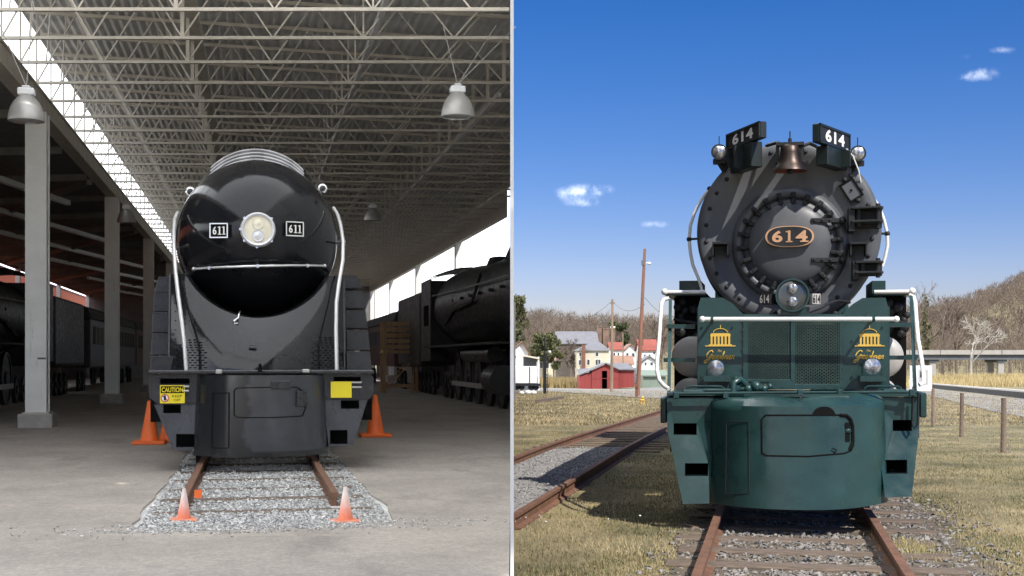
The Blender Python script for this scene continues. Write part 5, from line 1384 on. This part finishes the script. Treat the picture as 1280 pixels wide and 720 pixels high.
# viaduct
m_vconc = mat('viaduct_concrete', (0.36, 0.34, 0.31), .85, var=.12, scale=.5); m_vdark = mat('viaduct_girder', (0.11, 0.12, 0.13), .7, var=.15, scale=.5)
Yv = 250.0
vd = thing('viaduct', 'long low concrete road viaduct on piers before the wooded hill', 'bridge', W, (wx(1200, Yv), Yv, gz(wx(1200, Yv), Yv)))
def vz(px, base): return wz(base - (px-1130)*.012, Yv)
x0, x1 = wx(1060, Yv), wx(1420, Yv)
for (m, nm, ya, yb, dd) in ((m_vconc, 'parapet', 437.6, 443.2, 0), (m_vdark, 'girder', 443.4, 449.6, .5)):
    MB().box(x0, x1, Yv+dd, Yv+9-dd, wz(yb, Yv), wz(ya, Yv)).build(nm, m, vd)
for k in range(28): MB().box(x0+k*2, x0+k*2+.12, Yv-.05, Yv, wz(443, Yv), wz(437.4, Yv)).build('parapet_joint', m_vdark, vd) if k % 3 == 0 else None
for px in (1100, 1168.5, 1254, 1340):
    for q in (0, 5.5):
        zb_ = gz(wx(px, Yv), Yv+q); MB().box(wx(px-3.6, Yv), wx(px+3.6, Yv), Yv+1+q, Yv+2+q, zb_-.5, wz(449.4, Yv)).build('pier', m_vconc, vd)
    MB().box(wx(px-5, Yv), wx(px+7, Yv), Yv+.8, Yv+7.8, wz(453, Yv), wz(449.5, Yv)).build('pier_cap', m_vdark, vd)
# long straw on the banks
def band(n, pxa, pxb, Ya, Yb):
    out = []
    for _ in range(n):
        Y = random.uniform(Ya, Yb); X = wx(random.uniform(pxa, pxb), Y); out.append((X, Y, gz(X, Y)))
    return out
m_reed = mat('tall_straw', (0.36, 0.27, 0.12), .85, var=.3, scale=.08, col2=(0.5, 0.40, 0.20))
blades('tall_grass', 'tall straw coloured grass on the bank before the viaduct', band(9000, 1120, 1300, 150, 200), 1.1, .14, m_reed, .5)
blades('tall_grass', 'tall straw coloured grass left of the red shed', band(7000, 666, 732, 160, 192), 1.3, .16, mat('bank_straw', (0.24, 0.18, 0.085), .85, var=.3, scale=.1, col2=(0.34, 0.26, 0.12)), .3)

# ------------------------------------------------------------------ houses and sheds behind the yard
m_cream = mat('cream_wall', (0.60, 0.55, 0.42), .8, var=.06, scale=.5); m_hwhite = mat('white_siding', (0.72, 0.72, 0.70), .75, var=.05, scale=.5)
m_slate = mat('grey_slate', (0.17, 0.17, 0.185), .7, var=.12, scale=.7); m_rroof = mat('red_roof', (0.27, 0.07, 0.05), .75, var=.15, scale=.7)
m_brroof = mat('brown_roof', (0.28, 0.16, 0.11), .8, var=.15, scale=.7)
m_brick = mat('dark_red_brick', (0.19, 0.085, 0.058), .85, var=.2, scale=2); m_win = mat('window_glass', (0.06, 0.075, 0.09), .12, var=.2)
m_trim = mat('white_trim', (0.75, 0.75, 0.73), .6, var=.04); m_shr = mat('red_shed_boards', (0.26, 0.042, 0.038), .75, var=.15, scale=1.2, stretch=(6, 6, .4))
m_groof = mat('green_grey_metal', (0.20, 0.25, 0.20), .7, var=.1)
def building(name, label, cat, px0, px1, pyb, pye, pyr, Y, depth, wall, roof, kind='gable_side', wins=(), over=.35, door=None, chim=None, ridge=None):
    """wall from px0..px1, base/eave/ridge rows; gable_front shows the gable end, gable_side the long roof slope, hip both"""
    zb_ = min(gz(wx(px0, Y), Y), gz(wx(px1, Y), Y+depth))-.3; ze, zr = wz(pye, Y), wz(pyr, Y)
    xa, xb = wx(px0, Y), wx(px1, Y); xm = (xa+xb)/2 if ridge is None else wx(ridge, Y)
    t = thing(name, label, cat, W, (xm, Y+depth/2, zb_+.3))
    w = MB()
    if kind == 'gable_front':
        w.plate([(xa, zb_), (xb, zb_), (xb, ze), (xm, zr), (xa, ze)], lambda u, v: (u, Y, v), lambda u, v: (u, Y+depth, v))
    else: w.box(xa, xb, Y, Y+depth, zb_, ze)
    wo = w.build('wall', wall, t)
    r = MB(); o = over
    if kind == 'gable_front':
        for (ex, s) in ((xa, -1), (xb, 1)):
            sl_ = (zr-ze)/abs(xm-ex)
            r.add([(xm, Y-o, zr+.04), (ex+s*o, Y-o, ze-sl_*o+.04), (ex+s*o, Y+depth+o, ze-sl_*o+.04), (xm, Y+depth+o, zr+.04), (xm, Y-o, zr+.22), (ex+s*o, Y-o, ze-sl_*o+.22), (ex+s*o, Y+depth+o, ze-sl_*o+.22), (xm, Y+depth+o, zr+.22)],
                  [(0, 1, 2, 3), (4, 7, 6, 5), (0, 4, 5, 1), (1, 5, 6, 2), (2, 6, 7, 3), (3, 7, 4, 0)])
    elif kind == 'gable_side':
        ym = Y+depth/2
        r.plate([(Y-o, ze-.05), (ym, zr), (Y+depth+o, ze-.05), (Y+depth+o, ze+.12), (ym, zr+.2), (Y-o, ze+.12)], lambda u, v: (xa-o, u, v), lambda u, v: (xb+o, u, v))
        w2 = MB().plate([(Y+.02, ze), (Y+depth-.02, ze), (ym, zr-.05)], lambda u, v: (xa+.02, u, v), lambda u, v: (xb-.02, u, v)).build('gable', wall, t)
    else:
        ym = Y+depth/2; hw = (xb-xa)*.12
        r.add([(xa-o, Y-o, ze), (xb+o, Y-o, ze), (xb+o, Y+depth+o, ze), (xa-o, Y+depth+o, ze), (xm-hw, ym, zr), (xm+hw, ym, zr)], [(0, 1, 5, 4), (1, 2, 5), (2, 3, 4, 5), (3, 0, 4), (3, 2, 1, 0)])
    ro = r.build('roof', roof, t)
    for (a, b, c, d) in wins:
        f = MB().box(wx(a, Y)-.1, wx(c, Y)+.1, Y-.06, Y+.02, wz(d, Y)-.12, wz(b, Y)+.1).build('window', m_trim, t)
        MB().box(wx(a, Y), wx(c, Y), Y-.075, Y-.055, wz(d, Y), wz(b, Y)).build('pane', m_win, f)
    if door: MB().box(wx(door[0], Y), wx(door[2], Y), Y-.05, Y+.02, wz(door[3], Y), wz(door[1], Y)).build('door', m_mblack, t)
    if chim:
        for (a, b, c, d) in chim: MB().box(wx(a, Y), wx(c, Y), Y-.5, Y+.6, max(zb_, wz(d, Y)), wz(b, Y)).build('chimney', m_brick, ro)
    return t
building('church', 'long grey roofed church among the bare trees', 'church', 697, 747, 470, 430, 414.5, 300, 14, mat('dark_stone', (0.10, 0.085, 0.07), .9, var=.2, scale=.5), m_slate, 'gable_side')
m_tow = mat('tower_brick', (0.20, 0.13, 0.095), .9, var=.25, scale=.8)
ct = thing('church_tower', 'brown brick church towers with pale battlements behind the cream house', 'tower', W, (wx(757, 306), 306, gz(wx(757, 306), 306)))
for (a, b, top) in ((747, 752, 409), (753.5, 761, 412), (764, 769, 410)):
    MB().box(wx(a, 306), wx(b, 306), 306, 309, -4, wz(top, 306)).build('tower', m_tow, ct)
    for k in range(2): MB().box(wx(a+k*(b-a)*.6, 306), wx(a+k*(b-a)*.6+(b-a)*.4, 306), 305.9, 309.1, wz(top, 306), wz(top-2.2, 306)).build('merlon', m_tow if a < 760 else m_trim, ct)
building('cream_house', 'cream two storey house with grey hipped roof and brick chimney', 'house', 721.5, 761, 463, 438.3, 427, 230, 9, m_cream, m_slate, 'hip',
         wins=((724, 441, 726.5, 445), (744.5, 440.5, 748, 445), (734, 449.5, 737, 456), (744.5, 449.5, 747, 456), (748, 449.5, 750.5, 456), (723.5, 450, 726, 456)), chim=((727.5, 431, 731.5, 463),), ridge=747)
building('white_house', 'white gabled house with bright red roof beside the utility pole', 'house', 764, 778, 462, 437.5, 428.5, 246, 9, m_hwhite, m_rroof, 'gable_side', wins=((767, 441, 769, 446), (772, 441, 774, 446)))
building('white_house', 'white house front gable between the two utility poles', 'house', 779, 798, 462, 440, 431, 252, 9, m_hwhite, m_brroof, 'gable_front', wins=((783, 441.5, 785.5, 446), (790, 441.5, 793, 446)))
building('white_house', 'white house with red roof right of the leaning pole', 'house', 801, 821, 462, 438.3, 425, 240, 9, m_hwhite, m_rroof, 'gable_side', wins=((805, 443, 807, 447), (811, 443, 813, 447), (816.5, 439.5, 819, 442.5)), chim=((802, 424, 804, 432),))
building('white_cottage', 'small white cottage with brown roof behind the red shed', 'house', 770, 790, 466, 455.5, 446, 205, 6, m_hwhite, m_brroof, 'gable_side', wins=((773, 457.5, 776, 460), (785, 457, 788, 460.5)))
building('white_cottage', 'small white gabled cottage below the red roofed house', 'house', 803, 820, 463, 452, 446, 212, 6, m_hwhite, m_slate, 'gable_front', wins=((806, 453, 808, 456.5), (813, 453, 816, 456.5)))
building('white_house', 'white house with brick red roof behind the white box car', 'house', 635, 660, 470, 442, 428.5, 160, 9, m_hwhite, m_brroof, 'gable_front', wins=((642, 444.5, 645, 447.5),), ridge=652)
building('green_shed', 'pale green low metal shed near the hand rail', 'shed', 804, 832, 481, 470, 464.5, 168, 6, m_groof, m_groof, 'gable_side')
building('porch_house', 'pale yellow porch house behind the dark signal mast', 'house', 672, 693, 470, 451, 447, 225, 6, m_cream, m_brroof, 'gable_side', wins=((675, 453, 678, 460), (683, 453, 686, 460)))
building('hill_house', 'white house high on the wooded hill', 'house', 641, 652, 400, 405, 401, 420, 8, m_hwhite, m_slate, 'gable_side')
# the red shed: gabled middle, lean-to and side wing
Ys = 150.0
zb_ = gz(wx(758, Ys), Ys)
rs = thing('red_shed', 'dark red boarded shed with lean-to, open doorway and grey roofs', 'shed', W, (wx(757, Ys), Ys+4, zb_))
def board_wall(nm, poly, d0, d1, hole=None):
    return MB().plate([(wx(a, Ys), wz(b, Ys)) for a, b in poly], lambda u, v: (u, d0, v), lambda u, v: (u, d1, v), [[(wx(a, Ys), wz(b, Ys)) for a, b in hole]] if hole else ()).build(nm, m_shr, rs)
board_wall('front_wall', [(739.5, 487), (773, 487), (773, 462), (757, 455.2), (739.5, 463.2)], Ys, Ys+.15, [(752, 486), (759, 486), (759, 463.5), (752, 463.5)])
board_wall('lean_to_wall', [(724.5, 487), (739.4, 487), (739.4, 466), (724.5, 469.5)], Ys+.1, Ys+6)
board_wall('wing_wall', [(773.1, 485.5), (793.5, 484), (793.5, 463), (773.1, 463)], Ys+.6, Ys+6)
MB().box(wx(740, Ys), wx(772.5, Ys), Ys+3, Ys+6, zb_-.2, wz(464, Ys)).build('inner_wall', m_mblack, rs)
def roof_q(pts):
    mb = MB(); up = Vector((0, 0, .12)); P = [Vector(p) for p in pts]; mb.add(P+[p+up for p in P], [(0, 1, 2, 3), (7, 6, 5, 4), (0, 4, 5, 1), (1, 5, 6, 2), (2, 6, 7, 3), (3, 7, 4, 0)]); return mb.build('roof', m_slate, rs)
S = lambda px, py, d: (wx(px, Ys), Ys+d, wz(py, Ys))
roof_q([S(757, 454.6, -.3), S(738, 463.6, -.3), S(738, 463.6, 6), S(757, 454.6, 6)])
roof_q([S(757, 454.6, -.3), S(774.5, 462.8, -.3), S(774.5, 462.8, 6), S(757, 454.6, 6)])
roof_q([S(740, 463, -.1), S(723.5, 469.5, -.1), S(724.5, 463, 6), S(740, 462, 6)])
roof_q([S(772, 462.5, .3), S(794.5, 462.8, .3), S(788, 455.2, 4), S(758, 455.0, 4)])
for px in (752, 759.3): MB().box(wx(px-.4, Ys), wx(px+.4, Ys), Ys-.04, Ys, zb_, wz(463, Ys)).build('door_jamb', m_shr, rs)
MB().box(wx(739.5, Ys), wx(773, Ys), Ys-.03, Ys-.002, wz(473.4, Ys), wz(472.8, Ys)).build('rail_board', m_shr, rs)
# white box car under an awning
Yb = 120.0; zb_ = gz(wx(655, Yb), Yb)
bc = thing('box_car', 'white box body standing on a flat wagon by the dark mast', 'wagon', W, (wx(656, Yb), Yb, zb_))
MB().box(wx(641, Yb), wx(671, Yb), Yb, Yb+2.4, wz(479.5, Yb), wz(458, Yb)).build('body', m_hwhite, bc, bevel=.05)
MB().box(wx(641, Yb), wx(676, Yb), Yb-.1, Yb+2.5, wz(482.5, Yb), wz(479.8, Yb)).build('underframe', m_gdark, bc)
for px in (646, 652, 664, 670): MB().cyl((wx(px, Yb), Yb+.1, wz(484, Yb)), (wx(px, Yb), Yb+.3, wz(484, Yb)), .3, n=14).build('wheel', m_gdark, bc)
MB().box(wx(661.6, Yb), wx(662.6, Yb), Yb-.04, Yb, wz(479, Yb), wz(458.5, Yb)).build('door_post', m_gdark, bc)
aw = thing('awning', 'cream sloping loading awning above the white box car', 'awning', W, (wx(663, 132), 132, gz(wx(663, 132), 132)))
MB().plate([(wx(652, 132), wz(443, 132)), (wx(674, 132), wz(447, 132)), (wx(674, 132), wz(449, 132)), (wx(652, 132), wz(445, 132))], lambda u, v: (u, 131, v), lambda u, v: (u, 137, v)).build('roof', m_cream, aw)
MB().box(wx(654, 132), wx(671, 132), 134, 137, gz(wx(663, 132), 132), wz(446, 132)).build('store', m_vdark, aw)
for px in (653, 673): MB().box(wx(px, 132)-.08, wx(px, 132)+.08, 131.1, 131.3, gz(wx(663, 132), 132)-.2, wz(446, 132)).build('post', m_trim, aw)
# dark signal mast with rungs
Ym = 105.0; zb_ = gz(wx(681, Ym), Ym)
sm = thing('signal_mast', 'slim dark signal mast with ladder in front of the straw bank', 'signal mast', W, (wx(681, Ym), Ym, zb_))
MB().cyl((wx(681, Ym), Ym, zb_-.2), (wx(681, Ym), Ym, wz(419, Ym)), .05, n=8).build('mast', m_gdark, sm)
MB().box(wx(679, Ym), wx(683, Ym), Ym-.15, Ym+.15, zb_, wz(444, Ym)).build('case', m_gdark, sm)
for s in (684.5, ): MB().cyl((wx(s, Ym), Ym, zb_), (wx(s, Ym), Ym, wz(446, Ym)), .025, n=6).build('ladder_rail', m_gdark, sm)
for k in range(9): MB().box(wx(681, Ym), wx(684.6, Ym), Ym-.02, Ym+.02, wz(485-k*4.2, Ym), wz(485-k*4.2, Ym)+.04).build('rung', m_gdark, sm)
MB().box(wx(676, Ym), wx(687, Ym), Ym-.1, Ym+.1, wz(447, Ym), wz(445, Ym)).build('cross_arm', m_gdark, sm)
MB().sphere((wx(687, Ym), Ym, wz(440, Ym)), .13, 10, 8).build('lamp', m_hwhite, sm)
for i, (px, r_) in enumerate(((652, .17), (660, .22), (667, .2))):
    o = MB().sphere((wx(px, 100), 100, gz(wx(px, 100), 100)+r_*.8), r_, 12, 8, (1.3, 1, .8)).build('drum', m_hwhite, frame=W, base=(wx(px, 100), 100, gz(wx(px, 100), 100)), smooth=60)
    tag(o, ('smallest white drum below the box car door', 'largest white drum below the box car', 'white drum next to the signal mast foot')[i], 'drum', 'white drums by the wagon')
# poles
m_pole = mat('pole_wood', (0.26, 0.19, 0.13), .9, var=.25, scale=3, stretch=(1, 1, .15))
m_pole2 = mat('pole_wood_red', (0.24, 0.12, 0.08), .9, var=.25, scale=3, stretch=(1, 1, .15))
def pole(label, base, top, Y, r, m, extra=None):
    zb_ = gz(wx(base, Y), Y); b = Vector((wx(base, Y), Y, zb_-.2)); t_ = Vector((wx(top[0], Y), Y, wz(top[1], Y)))
    t = thing('utility_pole', label, 'utility pole', W, (b.x, Y, zb_), 'utility poles of the yard')
    MB().tube([b, b.lerp(t_, .5), t_], [r, r*.85, r*.65], 10).build('pole_shaft', m, t, smooth=50)
    return t, t_
p1, t1 = pole('grey wooden utility pole rising before the red shed doorway', 764.5, (765.5, 374), 118.0, .15, m_pole)
MB().box(t1.x-.25, t1.x+.25, 117.9, 118.1, t1.z-.4, t1.z-.3).build('cross_arm', m_pole, p1)
p2, t2 = pole('tall leaning brown utility pole carrying a lamp', 797, (806, 311), 92.0, .16, m_pole2)
q = Vector((wx(805.5, 92), 92, wz(329, 92)))
MB().bar(q, q+Vector((.3, 0, .05)), .05, .05).sphere(q+Vector((.33, -.05, -.02)), .16, 10, 8, (1, 1, .7)).build('lamp_head', m_hwhite, p2)
MB().box(q.x-.22, q.x-.02, 91.85, 92.1, q.z-.15, q.z+.2).build('transformer_box', m_vdark, p2)
p3, t3 = pole('short thin dark pole standing among the white houses', 779, (778.5, 417), 190.0, .12, m_pole)
for (a, b, sag) in (((765.5, 376, 118), (690, 402, 150), 1.0), ((765.5, 376, 118), (806, 380, 92), .7), ((806, 372, 92), (850, 392, 150), .8)):
    A_, B_ = Vector((wx(a[0], a[2]), a[2], wz(a[1], a[2]))), Vector((wx(b[0], b[2]), b[2], wz(b[1], b[2])))
    o = MB().tube([A_.lerp(B_, f)-Vector((0, 0, sag*4*f*(1-f))) for f in np.linspace(0, 1, 9)], .018, 4).build('overhead_wire', m_gdark, frame=W, base=A_)
    tag(o, ('thin overhead wire running from the grey pole towards the church', 'thin overhead wire strung between the two taller utility poles', 'thin overhead wire running from the leaning pole past the hand rail')[0 if b[0] < 700 else 1 if b[0] < 810 else 2], 'wire', 'overhead wires')
# yellow switch stand and red post
X, Y = gpt(803, 506); z = gz(X, Y); k = Y/FPX
sw = thing('switch_stand', 'small yellow switch stand in the dry grass', 'switch stand', W, (X, Y, z))
m_sy = mat('switch_yellow', (0.75, 0.45, 0.08), .6, var=.1)
MB().box(X-2.6*k, X-.8*k, Y-.08, Y+.1, z-.05, z+5*k).box(X+.8*k, X+2.6*k, Y-.08, Y+.1, z-.05, z+5*k).build('legs', m_sy, sw, bevel=.02)
MB().box(X-2.8*k, X+2.8*k, Y-.12, Y+.12, z+4.6*k, z+7*k).build('body', m_sy, sw, bevel=.03)
MB().sphere((X, Y, z+9*k), 2.0*k, 10, 8).build('target_knob', m_sy, sw, smooth=60)
X, Y = gpt(795.8, 497); z = gz(X, Y); k = Y/FPX
rpst = MB().box(X-1.6*k, X+1.6*k, Y-.1, Y+.1, z-.1, z+12*k).box(X-2.2*k, X+2.2*k, Y-.14, Y+.14, z+12*k, z+17*k).build('red_post', m_brick, frame=W, base=(X, Y, z)); tag(rpst, 'dark red wooden post at the foot of the leaning pole', 'post')
for (a, b, h_) in (((671, 504), (703, 498.5), .10), ):
    A_, B_ = gpt(*a), gpt(*b); za, zb2 = gz(*A_), gz(*B_)
    o = MB().bar((A_[0], A_[1], za+.08), (B_[0], B_[1], zb2+.08), .22, .18).build('timber_baulk', m_tie, frame=W, base=(A_[0], A_[1], za)); tag(o, 'dark old timber baulk lying in the dry grass', 'timber')

# ------------------------------------------------------------------ trees
m_bark = mat('bare_bark', (0.16, 0.125, 0.10), .9, var=.25, scale=2); m_twig = mat('bare_twigs', (0.095, 0.072, 0.056), .9, var=.35, scale=.05, col2=(0.165, 0.125, 0.095))
m_white_bark = mat('sycamore_bark', (0.42, 0.39, 0.34), .8, var=.15, scale=2); m_ever = mat('evergreen_needles', (0.030, 0.050, 0.018), .8, var=.4, scale=.5, col2=(0.075, 0.09, 0.03))
m_olive = mat('olive_evergreen', (0.055, 0.07, 0.028), .8, var=.4, scale=.4, col2=(0.12, 0.12, 0.05))
def limbs(seed, h, lv=4, spread=.55, thin=1.0):
    r_ = random.Random(seed); segs = []
    def grow(p, d, l, r, k):
        q = p + d*l; segs.append((p, q, r, r*.68))
        if k == 0: return
        n = 3 if k > 1 else 4
        for i in range(n):
            a = Vector((r_.gauss(0, 1), r_.gauss(0, 1), r_.gauss(0, .6))); a -= d*a.dot(d)
            if a.length < 1e-3: continue
            nd = (d*(1-spread*.35) + a.normalized()*spread*r_.uniform(.6, 1.3) + Vector((0, 0, .16))).normalized()
            grow(p + d*l*r_.uniform(.55, 1.0), nd, l*r_.uniform(.55, .8), r*.58, k-1)
    grow(Vector((0, 0, 0)), Vector((r_.uniform(-.06, .06), r_.uniform(-.06, .06), 1)).normalized(), h*.38, h*.017*thin, lv)
    return segs
def seg_mesh(segs, minr=.0):
    mb = MB()
    for (p, q, a, b) in segs: mb.cyl(p, q, max(a, minr), max(b, minr), n=3 if a < .06 else 6, caps=False)
    return mb
def bare_tree(label, px, py, Y, hpx, seed, mtr=m_bark, minr=.02, lv=4, thin=1.0, spread=.55, name='bare_tree', group='bare trees beyond the yard'):
    X = wx(px, Y); z = gz(X, Y); h = hpx/FPX*Y
    segs = limbs(seed, h, lv, spread, thin); zt_ = max(q.z for _, q, _, _ in segs); k = h/zt_
    segs = [(p*k, q*k, a*k, b*k) for p, q, a, b in segs]
    t = thing(name, label, 'tree', W, (X, Y, z), group)
    off = Vector((X, Y, z-.2))
    big = [(p+off, q+off, a, b) for p, q, a, b in segs if a > h*.006]; sm_ = [(p+off, q+off, a, b) for p, q, a, b in segs if a <= h*.006]
    seg_mesh(big, minr).build('trunk', mtr, t, fix=False, smooth=60); seg_mesh(sm_, minr).build('crown', mtr if mtr is m_white_bark else m_twig, t, fix=False)
    return t
def leafy_tree(label, px, Y, pyt, hw, seed, m, conif=False, name='evergreen_tree', n=1800, zbot=None, group='evergreen trees beyond the yard'):
    X = wx(px, Y); z = gz(X, Y); h = wz(pyt, Y)-z; w = hw/FPX*Y; r_ = np.random.default_rng(seed)
    t = thing(name, label, 'tree', W, (X, Y, z), group)
    MB().cyl((X, Y, z-.2), (X, Y, z+h*.8), h*.02, h*.006, n=7).build('trunk', m_bark, t, fix=False)
    if conif:
        f = r_.uniform(0, 1, n)**1.5; a = r_.uniform(0, 2*pi, n); layer = .78+.22*np.sin(f*34)
        rad = w*(1-f)**1.1*layer*np.sqrt(r_.uniform(.15, 1, n)); c = np.stack([np.cos(a)*rad, np.sin(a)*rad, h*(.1+.9*f)], 1)
    else:
        cl_ = np.stack([r_.normal(0, .45, 16)*w, r_.normal(0, .45, 16)*w, h*(.35+.6*r_.uniform(0, 1, 16)**.8)], 1); rr = w*r_.uniform(.28, .5, 16)
        idx = r_.integers(0, 16, n); v = r_.normal(0, 1, (n, 3)); v /= np.linalg.norm(v, axis=1)[:, None]
        c = cl_[idx] + v*(rr[idx]*r_.uniform(.5, 1.0, n)**.5)[:, None]*np.array([1, 1, .8])
        c[:, 2] = np.minimum(c[:, 2], h)
    s = (.036*h)*r_.uniform(.5, 1.2, n); V = np.empty((n, 3, 3))
    for k in range(3): V[:, k] = c + r_.normal(0, 1, (n, 3))*s[:, None]*.62
    o = bpy.data.objects.new('crown', fast_mesh('crown', V.reshape(-1, 3), np.arange(3*n).reshape(-1, 3), m)); COL.objects.link(o); o.parent = t
    return t
bare_tree('white barked bare sycamore standing before the wooded hill', 1214, 478, 236, 88, 5, m_white_bark, .03, 5, .8, .68, 'sycamore_tree', None)
leafy_tree('dark conifer among the bare trees by the end of the viaduct', 1157, 285, 368, 8, 3, m_olive, True, 'conifer_tree', 500)
leafy_tree('dense dark green evergreen behind the signal mast', 679, 215, 411, 15, 5, m_olive, False, 'evergreen_tree', 4200)
leafy_tree('smaller dark evergreen between porch house and church', 692, 222, 421, 9, 15, m_olive, False, 'evergreen_tree', 2600)
leafy_tree('dark evergreen behind the church towers', 776, 330, 401, 9, 6, m_ever, False, 'evergreen_tree', 1800)
leafy_tree('tall olive evergreen clump on the hill by the white hill house', 645, 410, 366, 17, 7, m_olive, False, 'evergreen_tree', 4200)
leafy_tree('lower olive evergreen on the hillside under the white hill house', 643, 330, 412, 13, 8, m_olive, False, 'evergreen_tree', 2600)
for i, (lab, px, Y, top) in enumerate((('spreading bare tree before the long church roof', 713, 250, 420), ('bare tree between church and hill', 700, 345, 400), ('tall bare tree above the right white edge of the walkway', 1128, 285, 349),
        ('bare tree beside the dark conifer by the viaduct', 1150, 300, 355), ('bare tree rising behind the viaduct pier', 1178, 290, 362), ('bare tree left of the white sycamore', 1196, 300, 366),
        ('slender bare tree above the viaduct girder', 1236, 285, 385), ('bare tree at the foot of the distant hill', 1262, 300, 380), ('bare tree beside the green metal shed', 828, 290, 392), ('bare tree behind the red roofed white house', 812, 320, 398), ('bare tree behind the church towers', 757, 345, 392),
        ('low bare tree by the porch house', 698, 236, 432), ('bare tree beside the brick chimney of the cream house', 719, 238, 436), ('bare tree between the white houses', 799, 262, 420), ('thin bare tree above the white box car', 663, 240, 425))):
    X = wx(px, Y); bare_tree(lab, px, 0, Y, (wz(top, Y)-gz(X, Y))/Y*FPX, 20+i, m_bark, .035, 5, 1.0, .55)
# the bare wood on the hills: one mass
def wood(name, label, spots, m, seed):
    r_ = np.random.default_rng(seed); T = []; 
    for (X, Y, z, h) in spots:
        n = 110
        w = h*r_.uniform(.22, .34)
        a = r_.uniform(0, 2*pi, n); f = r_.uniform(.15, 1, n); rad = w*np.sin(np.clip(f, 0, 1)*pi*.86+.22)*np.sqrt(r_.uniform(0.05, 1, n))
        c = np.stack([X+np.cos(a)*rad, Y+np.sin(a)*rad, z+h*f], 1)
        dirv = np.stack([np.cos(a)*.5, np.sin(a)*.5, np.full(n, .9)], 1)+r_.normal(0, .35, (n, 3))
        l = h*r_.uniform(.08, .2, n); side = np.cross(dirv, r_.normal(0, 1, (n, 3))); side /= np.linalg.norm(side, axis=1)[:, None]
        wd = Y/FPX*.21*r_.uniform(.6, 1.5, n)
        V = np.stack([c-side*wd[:, None], c+side*wd[:, None], c+dirv*l[:, None]], 1); T.append(V)
        tw = Y/FPX*.35
        T.append(np.array([[[X-tw, Y, z-.3], [X+tw, Y, z-.3], [X, Y, z+h*.75]], [[X, Y-tw, z-.3], [X, Y+tw, z-.3], [X, Y, z+h*.75]]]))
    V = np.concatenate(T).reshape(-1, 3)
    o = bpy.data.objects.new(name, fast_mesh(name, V, np.arange(len(V)).reshape(-1, 3), m)); COL.objects.link(o)
    return tag(o, label, kind='stuff')
def spots(n, ta, tb, Ya, Yb, h0, h1):
    out = []
    for _ in range(n):
        Y = math.sqrt(random.uniform(Ya**2, Yb**2)); X = random.uniform(ta, tb)*Y; out.append((X, Y, gz(X, Y), random.uniform(h0, h1)))
    return out
wood('woodland', 'bare brown winter wood on the hill behind the houses', spots(900, -.02, .16, 330, 820, 6, 15), m_twig, 1)
wood('woodland', 'bare brown winter wood on the hill behind the viaduct', spots(1400, .26, .46, 270, 900, 7, 13), m_twig, 2)
wood('woodland', 'bare wood on the hill hidden by the engine', spots(500, .16, .26, 420, 860, 9, 14), m_twig, 3)
